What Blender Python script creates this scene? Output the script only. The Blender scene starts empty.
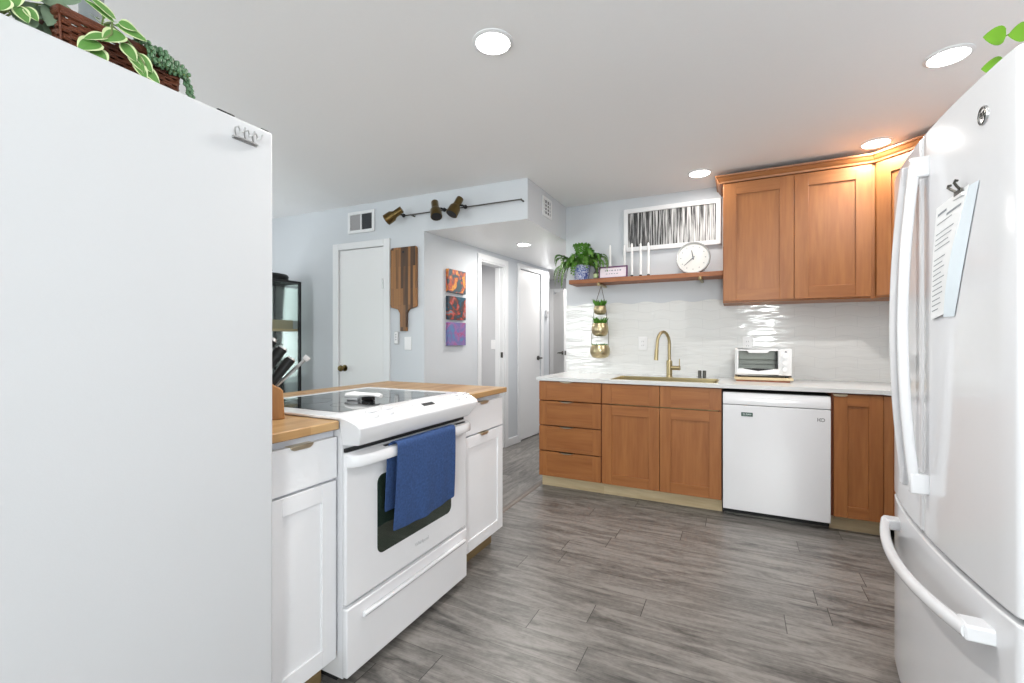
import bpy, bmesh, math, random
from mathutils import Vector, Matrix
random.seed(7)
PI = math.pi
R = math.radians
SC = bpy.context.scene
COL = SC.collection

# ------------------------------------------------------------------ camera
cam_d = bpy.data.cameras.new('camera')
cam_d.sensor_width = 36.0
cam_d.lens = 16.0
cam_d.shift_y = -0.0009
cam_d.clip_start = 0.02
cam = bpy.data.objects.new('camera', cam_d)
COL.objects.link(cam)
cam.location = (0, 0, 1.19)
cam.rotation_euler = (R(90), 0, R(26.363))
SC.camera = cam

# ------------------------------------------------------------------ world, exposure, daylight
SC.view_settings.view_transform = 'Standard'
SC.view_settings.look = 'None'
SC.view_settings.gamma = 1.0
SC.view_settings.use_curve_mapping = False
SC.view_settings.exposure = 0.44

world = bpy.data.worlds.new('daylight')
SC.world = world
world.use_nodes = True
bg = world.node_tree.nodes['Background']
bg.inputs[0].default_value = (0.95, 0.97, 1.0, 1)
bg.inputs[1].default_value = 1.0


def area(name, loc, rot, sx, sy, power, color=(1, 1, 1)):
    d = bpy.data.lights.new(name, 'AREA')
    d.shape = 'RECTANGLE'
    d.size, d.size_y, d.energy, d.color = sx, sy, power, color
    o = bpy.data.objects.new(name, d)
    o.location, o.rotation_euler = loc, rot
    COL.objects.link(o)
    return o


def disc_lamp(name, loc, power, size=0.12, color=(1, 0.97, 0.92)):
    d = bpy.data.lights.new(name, 'AREA')
    d.shape = 'DISK'
    d.size, d.energy, d.color = size, power, color
    o = bpy.data.objects.new(name, d)
    o.location = loc
    COL.objects.link(o)
    return o


# daylight through the two windows behind the camera the dining window on the left and an added fill window at the right
area('daylight_rear', (0.575, -2.14, 1.5), (R(106), 0, 0), 0.60, 1.0, 70, (0.985, 0.995, 1.0))
area('daylight_rear_left', (-3.2, -2.14, 1.45), (R(103), 0, 0), 0.9, 1.3, 36, (0.985, 0.995, 1.0))
area('daylight_dining', (-5.14, 1.2, 1.45), (0, R(-128), 0), 1.7, 2.6, 30, (0.97, 0.99, 1.0))
area('fill_right', (1.59, -0.55, 1.4), (0, R(112), 0), 1.3, 1.5, 10, (0.985, 0.995, 1.0))  # added fill for the range and freezer fronts
LAMP = 15.0


# ------------------------------------------------------------------ materials
def lin(c):
    return tuple(((v / 255) / 12.92 if v / 255 <= 0.04045 else ((v / 255 + 0.055) / 1.055) ** 2.4) for v in c)


def new_mat(name):
    m = bpy.data.materials.new(name)
    m.use_nodes = True
    nt = m.node_tree
    return m, nt, nt.nodes['Principled BSDF']


def node(nt, kind, **kw):
    n = nt.nodes.new(kind)
    for k, v in kw.items():
        if k in n.inputs:
            n.inputs[k].default_value = v
        else:
            setattr(n, k, v)
    return n


def plain(name, rgb, rough=0.5, metal=0.0, bump=0.0, scale=60.0, var=0.03, coat=0.0, spec=0.5, trans=0.0, alpha=1.0, ior=1.45):
    """paint, metal, plastic or cloth with a little procedural mottling"""
    m, nt, p = new_mat(name)
    c = lin(rgb)
    tc = node(nt, 'ShaderNodeTexCoord')
    nz = node(nt, 'ShaderNodeTexNoise')
    nz.inputs['Scale'].default_value = scale
    nz.inputs['Detail'].default_value = 3
    nt.links.new(tc.outputs['Object'], nz.inputs['Vector'])
    mx = node(nt, 'ShaderNodeMix', data_type='RGBA')
    mx.inputs[6].default_value = (*[v * (1 - var) for v in c], 1)
    mx.inputs[7].default_value = (*[min(1, v * (1 + var)) for v in c], 1)
    nt.links.new(nz.outputs['Fac'], mx.inputs[0])
    nt.links.new(mx.outputs[2], p.inputs['Base Color'])
    p.inputs['Roughness'].default_value = rough
    p.inputs['Metallic'].default_value = metal
    p.inputs['Coat Weight'].default_value = coat
    p.inputs['Specular IOR Level'].default_value = spec
    p.inputs['Transmission Weight'].default_value = trans
    p.inputs['IOR'].default_value = ior
    p.inputs['Alpha'].default_value = alpha
    if bump:
        b = node(nt, 'ShaderNodeBump')
        b.inputs['Strength'].default_value = bump
        b.inputs['Distance'].default_value = 0.002
        nt.links.new(nz.outputs['Fac'], b.inputs['Height'])
        nt.links.new(b.outputs['Normal'], p.inputs['Normal'])
    return m


def wood(name, c1, c2, stretch=(14, 14, 1.2), rough=0.42, fine=6.0, coat=0.0, dist=0.6):
    """stained grain running along the axis with the smallest stretch"""
    m, nt, p = new_mat(name)
    tc = node(nt, 'ShaderNodeTexCoord')
    mp = node(nt, 'ShaderNodeMapping')
    mp.inputs['Scale'].default_value = stretch
    nt.links.new(tc.outputs['Object'], mp.inputs['Vector'])
    n1 = node(nt, 'ShaderNodeTexNoise')
    n1.inputs['Scale'].default_value = 1.6
    n1.inputs['Detail'].default_value = 5
    n1.inputs['Distortion'].default_value = dist
    n2 = node(nt, 'ShaderNodeTexNoise')
    n2.inputs['Scale'].default_value = fine
    n2.inputs['Detail'].default_value = 6
    nt.links.new(mp.outputs['Vector'], n1.inputs['Vector'])
    nt.links.new(mp.outputs['Vector'], n2.inputs['Vector'])
    ad = node(nt, 'ShaderNodeMath', operation='MULTIPLY_ADD')
    nt.links.new(n2.outputs['Fac'], ad.inputs[0])
    ad.inputs[1].default_value = 0.5
    nt.links.new(n1.outputs['Fac'], ad.inputs[2])
    rp = node(nt, 'ShaderNodeValToRGB')
    rp.color_ramp.elements[0].position = 0.45
    rp.color_ramp.elements[0].color = (*lin(c1), 1)
    rp.color_ramp.elements[1].position = 1.05
    rp.color_ramp.elements[1].color = (*lin(c2), 1)
    nt.links.new(ad.outputs[0], rp.inputs[0])
    nt.links.new(rp.outputs[0], p.inputs['Base Color'])
    p.inputs['Roughness'].default_value = rough
    p.inputs['Coat Weight'].default_value = coat
    return m


def planks(name, along='x', width=0.145, length=1.22, cols=((74, 72, 70), (138, 134, 130)), rough=0.34):
    """rows of planks, each row with its own random joint offset and each plank its own grain"""
    m, nt, p = new_mat(name)
    L = nt.links.new

    def math_(op, a, b=None, c=None):
        n = node(nt, 'ShaderNodeMath', operation=op)
        for i, v in enumerate((a, b, c)):
            if v is None:
                continue
            if isinstance(v, (int, float)):
                n.inputs[i].default_value = v
            else:
                L(v, n.inputs[i])
        return n.outputs[0]

    tc = node(nt, 'ShaderNodeTexCoord')
    sx = node(nt, 'ShaderNodeSeparateXYZ')
    L(tc.outputs['Object'], sx.inputs[0])
    u, v = (sx.outputs[0], sx.outputs[1]) if along == 'x' else (sx.outputs[1], sx.outputs[0])
    vr = math_('DIVIDE', math_('ADD', v, 10.03), width)
    row = math_('FLOOR', vr)
    wn = node(nt, 'ShaderNodeTexWhiteNoise', noise_dimensions='1D')
    L(row, wn.inputs['W'])
    ur = math_('DIVIDE', math_('MULTIPLY_ADD', wn.outputs['Value'], length, u), length)
    colm = math_('FLOOR', ur)
    pid = node(nt, 'ShaderNodeTexWhiteNoise', noise_dimensions='2D')
    cb = node(nt, 'ShaderNodeCombineXYZ')
    L(row, cb.inputs[0])
    L(colm, cb.inputs[1])
    L(cb.outputs[0], pid.inputs['Vector'])
    fv, fu = math_('FRACT', vr), math_('FRACT', ur)
    ev = math_('MULTIPLY', math_('MINIMUM', fv, math_('SUBTRACT', 1.0, fv)), width)
    eu = math_('MULTIPLY', math_('MINIMUM', fu, math_('SUBTRACT', 1.0, fu)), length)
    seam = math_('MAXIMUM', math_('MULTIPLY', math_('LESS_THAN', ev, 0.0009), 0.7), math_('LESS_THAN', eu, 0.0016))
    # grain, shifted per plank
    gv = node(nt, 'ShaderNodeCombineXYZ')
    L(math_('MULTIPLY_ADD', pid.outputs['Value'], 53.0, u), gv.inputs[0])
    L(v, gv.inputs[1])
    L(math_('MULTIPLY', pid.outputs['Value'], 91.0), gv.inputs[2])

    def noise(sc, detail, dist, rg=0.6):
        mp = node(nt, 'ShaderNodeMapping')
        mp.inputs['Scale'].default_value = sc
        L(gv.outputs[0], mp.inputs['Vector'])
        n = node(nt, 'ShaderNodeTexNoise')
        n.inputs['Scale'].default_value = 1.0
        n.inputs['Detail'].default_value = detail
        n.inputs['Roughness'].default_value = rg
        n.inputs['Distortion'].default_value = dist
        L(mp.outputs[0], n.inputs['Vector'])
        return n.outputs['Fac']

    cloud = noise((2.4, 15, 1), 6, 1.5)
    fine = noise((12, 190, 1), 3, 0.3)
    fleck = noise((46, 60, 1), 2, 0.2)
    g = math_('MULTIPLY_ADD', fine, 0.34, cloud)
    g = math_('MULTIPLY_ADD', fleck, 0.24, g)
    g = math_('MULTIPLY_ADD', pid.outputs['Value'], 0.11, g)
    rp = node(nt, 'ShaderNodeValToRGB')
    e = rp.color_ramp.elements
    e[0].position, e[0].color = 0.62, (*lin(cols[0]), 1)
    e[1].position, e[1].color = 1.08, (*lin(cols[1]), 1)
    L(g, rp.inputs[0])
    mx = node(nt, 'ShaderNodeMix', data_type='RGBA')
    mx.inputs[7].default_value = (*lin((52, 49, 47)), 1)
    L(seam, mx.inputs[0])
    L(rp.outputs[0], mx.inputs[6])
    L(mx.outputs[2], p.inputs['Base Color'])
    p.inputs['Roughness'].default_value = rough
    b = node(nt, 'ShaderNodeBump')
    b.inputs['Strength'].default_value = 0.25
    b.inputs['Distance'].default_value = 0.002
    L(g, b.inputs['Height'])
    L(b.outputs['Normal'], p.inputs['Normal'])
    return m


def tile_mat():
    """glossy white tiles in wavy courses with fine pale grout"""
    m, nt, p = new_mat('wave_tile')
    tc = node(nt, 'ShaderNodeTexCoord')
    sx = node(nt, 'ShaderNodeSeparateXYZ')
    nt.links.new(tc.outputs['Object'], sx.inputs[0])
    k = node(nt, 'ShaderNodeMath', operation='MULTIPLY')
    k.inputs[1].default_value = 2 * PI / 0.26
    nt.links.new(sx.outputs[0], k.inputs[0])
    sn = node(nt, 'ShaderNodeMath', operation='SINE')
    nt.links.new(k.outputs[0], sn.inputs[0])
    am = node(nt, 'ShaderNodeMath', operation='MULTIPLY_ADD')
    am.inputs[1].default_value = 0.011
    nt.links.new(sn.outputs[0], am.inputs[0])
    nt.links.new(sx.outputs[2], am.inputs[2])
    cb = node(nt, 'ShaderNodeCombineXYZ')
    nt.links.new(sx.outputs[0], cb.inputs[0])
    nt.links.new(am.outputs[0], cb.inputs[1])
    br = node(nt, 'ShaderNodeTexBrick', offset=0.5, offset_frequency=2)
    br.inputs['Scale'].default_value = 1.0
    br.inputs['Mortar Size'].default_value = 0.0022
    br.inputs['Mortar Smooth'].default_value = 0.5
    br.inputs['Brick Width'].default_value = 0.26
    br.inputs['Row Height'].default_value = 0.076
    br.inputs['Color1'].default_value = (0.0, 0.0, 0.0, 1)
    br.inputs['Color2'].default_value = (1, 1, 1, 1)
    br.inputs['Mortar'].default_value = (0.5, 0.5, 0.5, 1)
    nt.links.new(cb.outputs[0], br.inputs['Vector'])
    mx = node(nt, 'ShaderNodeMix', data_type='RGBA')
    mx.inputs[6].default_value = (*lin((228, 229, 228)), 1)
    mx.inputs[7].default_value = (*lin((219, 220, 220)), 1)
    nt.links.new(br.outputs['Fac'], mx.inputs[0])
    nt.links.new(mx.outputs[2], p.inputs['Base Color'])
    p.inputs['Roughness'].default_value = 0.09
    # hand-glazed undulation, different in every tile, plus the recessed grout
    mp = node(nt, 'ShaderNodeMapping')
    mp.inputs['Scale'].default_value = (6, 1, 30)
    nt.links.new(tc.outputs['Object'], mp.inputs['Vector'])
    nz = node(nt, 'ShaderNodeTexNoise')
    nz.inputs['Scale'].default_value = 1.0
    nz.inputs['Detail'].default_value = 1.0
    nt.links.new(mp.outputs[0], nz.inputs['Vector'])
    h = node(nt, 'ShaderNodeMath', operation='MULTIPLY_ADD')
    nt.links.new(br.outputs['Fac'], h.inputs[0])
    h.inputs[1].default_value = -0.16
    nt.links.new(nz.outputs['Fac'], h.inputs[2])
    sp = node(nt, 'ShaderNodeSeparateColor')
    nt.links.new(br.outputs['Color'], sp.inputs[0])
    b = node(nt, 'ShaderNodeBump')
    b.inputs['Strength'].default_value = 0.5
    b.inputs['Distance'].default_value = 0.009
    nt.links.new(h.outputs[0], b.inputs['Height'])
    nt.links.new(b.outputs['Normal'], p.inputs['Normal'])
    return m


def stripes_mat():
    """black, grey and white upright streaks, denser and darker at the left"""
    m, nt, p = new_mat('striped_print')
    tc = node(nt, 'ShaderNodeTexCoord')
    mp = node(nt, 'ShaderNodeMapping')
    mp.inputs['Scale'].default_value = (84, 1, 2.6)
    nt.links.new(tc.outputs['Object'], mp.inputs['Vector'])
    nz = node(nt, 'ShaderNodeTexNoise')
    nz.inputs['Scale'].default_value = 1.0
    nz.inputs['Detail'].default_value = 4
    nz.inputs['Roughness'].default_value = 0.6
    nt.links.new(mp.outputs[0], nz.inputs['Vector'])
    sx = node(nt, 'ShaderNodeSeparateXYZ')
    nt.links.new(tc.outputs['Object'], sx.inputs[0])
    ma = node(nt, 'ShaderNodeMath', operation='MULTIPLY_ADD')
    nt.links.new(sx.outputs[0], ma.inputs[0])
    ma.inputs[1].default_value = 0.13
    nt.links.new(nz.outputs['Fac'], ma.inputs[2])
    rp = node(nt, 'ShaderNodeValToRGB')
    e = rp.color_ramp.elements
    e[0].position, e[0].color = 0.38, (*lin((18, 18, 20)), 1)
    e[1].position, e[1].color = 0.60, (*lin((212, 212, 212)), 1)
    x = e.new(0.46); x.color = (*lin((70, 70, 72)), 1)
    x = e.new(0.52); x.color = (*lin((160, 160, 160)), 1)
    nt.links.new(ma.outputs[0], rp.inputs[0])
    nt.links.new(rp.outputs[0], p.inputs['Base Color'])
    p.inputs['Roughness'].default_value = 0.6
    return m


def paint_art(name, stops, scale=9.0, seed=0.0):
    m, nt, p = new_mat(name)
    tc = node(nt, 'ShaderNodeTexCoord')
    nz = node(nt, 'ShaderNodeTexNoise', noise_dimensions='4D')
    nz.inputs['Scale'].default_value = scale
    nz.inputs['Detail'].default_value = 5
    nz.inputs['Distortion'].default_value = 1.6
    nz.inputs['W'].default_value = seed
    nt.links.new(tc.outputs['Object'], nz.inputs['Vector'])
    rp = node(nt, 'ShaderNodeValToRGB')
    e = rp.color_ramp.elements
    e[0].position, e[0].color = stops[0][0], (*lin(stops[0][1]), 1)
    e[1].position, e[1].color = stops[-1][0], (*lin(stops[-1][1]), 1)
    for q, c in stops[1:-1]:
        x = e.new(q); x.color = (*lin(c), 1)
    nt.links.new(nz.outputs['Fac'], rp.inputs[0])
    nt.links.new(rp.outputs[0], p.inputs['Base Color'])
    p.inputs['Roughness'].default_value = 0.55
    return m


def strips_wood(name, cols, width=0.032, axis='x', length=0.6, rough=0.4):
    """butcher block: narrow glued staves of different browns along the long axis"""
    m, nt, p = new_mat(name)
    tc = node(nt, 'ShaderNodeTexCoord')
    mp = node(nt, 'ShaderNodeMapping')
    if axis == 'y':
        mp.inputs['Rotation'].default_value = (0, 0, R(90))
    if axis == 'z':
        mp.inputs['Rotation'].default_value = (R(90), 0, R(90))
    nt.links.new(tc.outputs['Object'], mp.inputs['Vector'])
    br = node(nt, 'ShaderNodeTexBrick', offset=0.43, offset_frequency=2)
    br.inputs['Scale'].default_value = 1.0
    br.inputs['Mortar Size'].default_value = 0.0006
    br.inputs['Brick Width'].default_value = length
    br.inputs['Row Height'].default_value = width
    br.inputs['Color1'].default_value = (0, 0, 0, 1)
    br.inputs['Color2'].default_value = (1, 1, 1, 1)
    br.inputs['Mortar'].default_value = (0.2, 0.2, 0.2, 1)
    nt.links.new(mp.outputs[0], br.inputs['Vector'])
    st = node(nt, 'ShaderNodeMapping')
    st.inputs['Scale'].default_value = (4, 60, 60)
    nt.links.new(mp.outputs[0], st.inputs['Vector'])
    nz = node(nt, 'ShaderNodeTexNoise')
    nz.inputs['Scale'].default_value = 1.0
    nz.inputs['Detail'].default_value = 4
    nt.links.new(st.outputs[0], nz.inputs['Vector'])
    sp = node(nt, 'ShaderNodeSeparateColor')
    nt.links.new(br.outputs['Color'], sp.inputs[0])
    ma = node(nt, 'ShaderNodeMath', operation='MULTIPLY_ADD')
    nt.links.new(nz.outputs['Fac'], ma.inputs[0])
    ma.inputs[1].default_value = 0.5
    nt.links.new(sp.outputs[0], ma.inputs[2])
    rp = node(nt, 'ShaderNodeValToRGB')
    e = rp.color_ramp.elements
    e[0].position, e[0].color = 0.1, (*lin(cols[0]), 1)
    e[1].position, e[1].color = 1.3, (*lin(cols[-1]), 1)
    e[1].position = 1.0
    if len(cols) > 2:
        x = e.new(0.5); x.color = (*lin(cols[1]), 1)
    nt.links.new(ma.outputs[0], rp.inputs[0])
    nt.links.new(rp.outputs[0], p.inputs['Base Color'])
    p.inputs['Roughness'].default_value = rough
    return m


def emit(name, rgb, strength):
    m, nt, p = new_mat(name)
    p.inputs['Base Color'].default_value = (*rgb, 1)
    p.inputs['Emission Color'].default_value = (*rgb, 1)
    p.inputs['Emission Strength'].default_value = strength
    return m


M = {}
M['wall'] = plain('wall_paint', (205, 209, 214), 0.75, bump=0.08, scale=120, var=0.008)
M['wall_inner'] = plain('inner_wall_paint', (200, 200, 203), 0.75, bump=0.08, scale=120, var=0.008)
M['ceiling'] = plain('ceiling_paint', (241, 241, 242), 0.7, bump=0.1, scale=90, var=0.01)
M['soffit'] = plain('soffit_paint', (241, 242, 243), 0.35, bump=0.05, scale=90, var=0.01)
M['trim'] = plain('trim_paint', (230, 231, 233), 0.35, var=0.01)
M['door'] = plain('door_paint', (232, 232, 233), 0.4, var=0.01)
M['floor'] = planks('grey_oak_planks', 'x')
M['floor2'] = planks('grey_oak_planks_hall', 'y')
M['tile'] = tile_mat()
M['maple'] = wood('stained_maple', (138, 83, 42), (165, 107, 59), (12, 12, 1.0))
M['maple_h'] = wood('stained_maple_rail', (138, 83, 42), (165, 107, 59), (1.0, 12, 12))
M['maple_dark'] = wood('stained_maple_frame', (112, 58, 32), (140, 76, 42), (12, 12, 1.0))
M['kick'] = wood('pale_maple_kick', (196, 172, 132), (222, 202, 164), (1.5, 14, 14), rough=0.5)
M['kick_dark'] = wood('brown_kick', (108, 88, 58), (140, 118, 82), (1.5, 14, 14), rough=0.5)
M['shelf'] = wood('shelf_oak', (122, 70, 40), (172, 110, 70), (1.3, 14, 14), rough=0.5)
M['quartz'] = plain('white_quartz', (214, 215, 215), 0.2, var=0.03, scale=30)
M['butcher'] = strips_wood('butcher_block', ((134, 94, 54), (166, 127, 82), (184, 149, 104)), 0.034, 'y', 0.7, 0.38)
M['acacia'] = strips_wood('acacia_staves', ((40, 26, 16), (84, 54, 28), (150, 102, 54)), 0.026, 'z', 0.34, 0.35)
M['block'] = wood('knife_block_wood', (140, 92, 46), (182, 128, 70), (18, 18, 2))
M['white'] = plain('white_lacquer', (230, 230, 233), 0.32, var=0.01)
M['carcass'] = plain('white_melamine', (214, 217, 226), 0.4, var=0.01)
M['appliance'] = plain('white_enamel', (229, 229, 232), 0.16, var=0.006, coat=0.3)
M['freezer'] = plain('white_satin_enamel', (204, 205, 208), 0.38, var=0.008, bump=0.05, scale=300)
M['plastic'] = plain('white_plastic', (234, 234, 235), 0.35, var=0.01)
M['grey_plastic'] = plain('grey_plastic', (190, 191, 194), 0.4)
M['black'] = plain('black_plastic', (20, 20, 22), 0.35, var=0.1)
M['black_metal'] = plain('black_metal', (30, 30, 32), 0.4, metal=0.3)
M['gap'] = plain('dark_gasket', (36, 36, 38), 0.7)
M['glass_top'] = plain('black_ceramic_glass', (28, 31, 34), 0.05, var=0.05, coat=0.6)
M['oven_glass'] = plain('dark_oven_glass', (38, 50, 42), 0.06, var=0.1, coat=0.5)
M['steel'] = plain('brushed_steel', (190, 190, 190), 0.28, metal=1.0, var=0.08)
M['dark_steel'] = plain('dark_steel', (92, 90, 86), 0.3, metal=1.0, var=0.1)
M['brass'] = plain('brushed_brass', (182, 166, 128), 0.34, metal=1.0, var=0.06)
M['brass_pull'] = plain('satin_brass_pull', (206, 194, 170), 0.35, metal=1.0, var=0.06)
M['brass_old'] = plain('aged_brass', (108, 90, 56), 0.3, metal=1.0, var=0.2, scale=25)
M['pot_gold'] = plain('hammered_gold', (186, 172, 138), 0.3, metal=1.0, bump=1.0, scale=45, var=0.15)
M['towel'] = plain('blue_terry', (50, 76, 124), 0.95, bump=1.0, scale=110, var=0.45)
M['leaf'] = plain('leaf_green', (88, 142, 52), 0.45, var=0.2, scale=30)
M['leaf_hoya'] = plain('hoya_green', (92, 140, 66), 0.4, var=0.15, scale=40)
M['leaf_cream'] = plain('cream_leaf_margin', (206, 218, 168), 0.45, var=0.08)
M['leaf_grey'] = plain('grey_green_leaf', (112, 132, 108), 0.55, var=0.2, scale=25)
M['leaf_fern'] = plain('fern_green', (82, 136, 44), 0.5, var=0.35, scale=40)
M['leaf_pothos'] = plain('pothos_green', (116, 170, 44), 0.35, var=0.12, scale=30)
M['burro'] = plain('burro_green', (84, 118, 84), 0.5, var=0.15, scale=40)
M['stem'] = plain('stem_green', (110, 128, 74), 0.6)
M['soil'] = plain('dark_soil', (52, 40, 32), 0.95, bump=1.0, scale=80, var=0.4)
M['wicker'] = plain('red_brown_wicker', (100, 54, 34), 0.45, var=0.35, scale=50)
M['wicker_in'] = plain('dark_wicker_liner', (46, 24, 16), 0.8, var=0.2)
M['terracotta'] = plain('terracotta', (140, 82, 62), 0.8, var=0.1)
M['grey_pot'] = plain('grey_glaze', (124, 130, 132), 0.35, var=0.1)
M['paper'] = plain('white_paper', (240, 241, 242), 0.7, var=0.01)
M['strip_blue'] = plain('pale_blue_strip', (220, 229, 236), 0.6, var=0.02)
M['ink'] = plain('grey_ink', (150, 154, 160), 0.8)
M['ink_dark'] = plain('dark_ink', (64, 62, 74), 0.8)
M['purple'] = plain('purple_frame_paint', (104, 62, 100), 0.5, var=0.1)
M['candle'] = plain('white_wax', (240, 240, 240), 0.5, var=0.01)
M['clock_face'] = plain('clock_face_white', (222, 222, 219), 0.5, var=0.01)
M['rope'] = plain('dark_cord', (92, 84, 66), 0.8)
M['green_sign'] = plain('green_enamel', (14, 70, 54), 0.5)
M['stripes'] = stripes_mat()
M['art_a'] = paint_art('abstract_orange', ((0.32, (58, 84, 92)), (0.46, (72, 80, 84)), (0.54, (190, 84, 56)), (0.62, (226, 166, 72)), (0.72, (180, 64, 50))), 9, 1.0)
M['art_b'] = paint_art('abstract_teal', ((0.32, (40, 88, 110)), (0.45, (40, 52, 62)), (0.53, (120, 60, 46)), (0.6, (190, 66, 52)), (0.7, (84, 132, 142))), 9, 4.0)
M['art_c'] = paint_art('abstract_violet', ((0.32, (84, 128, 170)), (0.46, (112, 104, 156)), (0.55, (142, 106, 158)), (0.63, (164, 74, 122)), (0.7, (108, 140, 176))), 9, 8.0)
M['blue_glaze'] = paint_art('blue_white_glaze', ((0.35, (60, 78, 150)), (0.47, (96, 112, 178)), (0.55, (226, 228, 238)), (0.66, (110, 124, 186))), 42, 2.0)
M['lens'] = emit('downlight_lens', (1.0, 0.97, 0.92), 14.0)
M['dark_vent'] = plain('vent_filter_dark', (66, 68, 72), 0.8)
M['vent_grey'] = plain('vent_filter_grey', (168, 166, 168), 0.7)


def glass_mat(name, tint, mixv, rough=0.02):
    """thin pane: mostly clear with a mirror sheen"""
    m = bpy.data.materials.new(name)
    m.use_nodes = True
    nt = m.node_tree
    nt.nodes.clear()
    out = nt.nodes.new('ShaderNodeOutputMaterial')
    tr = nt.nodes.new('ShaderNodeBsdfTransparent')
    tr.inputs[0].default_value = (*tint, 1)
    gl = nt.nodes.new('ShaderNodeBsdfGlossy')
    gl.inputs['Roughness'].default_value = rough
    lw = nt.nodes.new('ShaderNodeLayerWeight')
    lw.inputs[0].default_value = mixv
    mx = nt.nodes.new('ShaderNodeMixShader')
    nt.links.new(lw.outputs['Fresnel'], mx.inputs[0])
    nt.links.new(tr.outputs[0], mx.inputs[1])
    nt.links.new(gl.outputs[0], mx.inputs[2])
    nt.links.new(mx.outputs[0], out.inputs[0])
    return m


M['pane'] = glass_mat('clear_pane', (0.94, 0.97, 0.96), 0.2)
M['toaster_glass'] = glass_mat('toaster_pane', (0.94, 0.95, 0.94), 0.3)


# ------------------------------------------------------------------ mesh builder
class B:
    def __init__(self):
        self.bm = bmesh.new()
        self.mi = 0

    def _f(self, vs):
        try:
            f = self.bm.faces.new(vs)
            f.material_index = self.mi
            return f
        except ValueError:
            return None

    def box(self, x0, x1, y0, y1, z0, z1):
        v = [self.bm.verts.new(p) for p in ((x0, y0, z0), (x1, y0, z0), (x1, y1, z0), (x0, y1, z0), (x0, y0, z1), (x1, y0, z1), (x1, y1, z1), (x0, y1, z1))]
        for q in ((0, 3, 2, 1), (4, 5, 6, 7), (0, 1, 5, 4), (1, 2, 6, 5), (2, 3, 7, 6), (3, 0, 4, 7)):
            self._f([v[i] for i in q])
        return self

    def rings(self, rs, closed_ends=True, loop=False):
        """skin a list of equal-length vertex loops"""
        rv = [[self.bm.verts.new(p) for p in r] for r in rs]
        n = len(rv[0])
        seq = list(range(len(rv)))
        pairs = list(zip(seq[:-1], seq[1:])) + ([(seq[-1], seq[0])] if loop else [])
        for a, b in pairs:
            for i in range(n):
                j = (i + 1) % n
                self._f([rv[a][i], rv[a][j], rv[b][j], rv[b][i]])
        if closed_ends and not loop:
            self._f(list(reversed(rv[0])))
            self._f(rv[-1])
        return self

    def cyl(self, p0, p1, r0, r1=None, seg=16):
        r1 = r0 if r1 is None else r1
        return self.tube([p0, p1], [r0, r1], seg)

    def tube(self, path, rad, seg=10, flat=None):
        path = [Vector(p) for p in path]
        if not isinstance(rad, (list, tuple)):
            rad = [rad] * len(path)
        t0 = (path[1] - path[0]).normalized()
        up = Vector((0, 0, 1)) if abs(t0.z) < 0.9 else Vector((1, 0, 0))
        u = t0.cross(up).normalized()
        rs = []
        for i, p in enumerate(path):
            t = (path[min(i + 1, len(path) - 1)] - path[max(i - 1, 0)]).normalized()
            u = (u - t * u.dot(t)).normalized()
            w = t.cross(u)
            k = flat or (1, 1)
            rs.append([p + u * (math.cos(2 * PI * j / seg) * rad[i] * k[0]) + w * (math.sin(2 * PI * j / seg) * rad[i] * k[1]) for j in range(seg)])
        return self.rings(rs)

    def lathe(self, prof, c=(0, 0, 0), seg=24, ends=True):
        rs = [[(c[0] + r * math.cos(2 * PI * j / seg), c[1] + r * math.sin(2 * PI * j / seg), c[2] + z) for j in range(seg)] for r, z in prof]
        return self.rings(rs, ends)

    def prism(self, poly, a0, a1, axis='y'):
        """extrude a 2-D outline between a0 and a1 along an axis"""
        def P(u, w, a):
            return {'y': (u, a, w), 'x': (a, u, w), 'z': (u, w, a)}[axis]
        return self.rings([[P(u, w, a0) for u, w in poly], [P(u, w, a1) for u, w in poly]])

    def grid(self, pts):
        vs = [[self.bm.verts.new(p) for p in row] for row in pts]
        for a, b in zip(vs[:-1], vs[1:]):
            for i in range(len(a) - 1):
                self._f([a[i], a[i + 1], b[i + 1], b[i]])
        return self

    def ball(self, c, r, sq=(1, 1, 1), seg=8, rot=None):
        n = max(4, seg // 2 + 1)
        rs = []
        for i in range(n + 1):
            th = PI * i / n
            rr, zz = max(0.02, math.sin(th)), -math.cos(th)
            ring = []
            for j in range(seg):
                v = Vector((rr * math.cos(2 * PI * j / seg) * r * sq[0], rr * math.sin(2 * PI * j / seg) * r * sq[1], zz * r * sq[2]))
                if rot is not None:
                    v = rot @ v
                ring.append(Vector(c) + v)
            rs.append(ring)
        return self.rings(rs)

    def obj(self, name, mats, parent=None, bevel=0.0, seg=2, loc=None, sharp=35, solid=0.0, sub=0):
        bm = self.bm
        bmesh.ops.recalc_face_normals(bm, faces=bm.faces)
        ang = R(sharp)
        for f in bm.faces:
            f.smooth = True
        for e in bm.edges:
            e.smooth = len(e.link_faces) == 2 and e.calc_face_angle(0) < ang
        me = bpy.data.meshes.new(name)
        bm.to_mesh(me)
        bm.free()
        for m in (mats if isinstance(mats, (list, tuple)) else [mats]):
            me.materials.append(m)
        o = bpy.data.objects.new(name, me)
        COL.objects.link(o)
        if parent is not None:
            o.parent = parent
        if loc is not None:
            o.location = loc
        if solid:
            md = o.modifiers.new('thickness', 'SOLIDIFY'); md.thickness = solid; md.offset = 0
        if bevel:
            md = o.modifiers.new('bevel', 'BEVEL'); md.width = bevel; md.segments = seg
            md.limit_method = 'ANGLE'; md.angle_limit = R(40)
        if sub:
            md = o.modifiers.new('smooth', 'SUBSURF'); md.levels = sub; md.render_levels = sub
        return o


def thing(name, label, cat, loc=(0, 0, 0), rotz=0.0, group=None):
    o = bpy.data.objects.new(name, None)
    o.empty_display_size = 0.1
    COL.objects.link(o)
    o.location = loc
    o.rotation_euler = (0, 0, rotz)
    return tag(o, label, cat, group)


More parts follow.
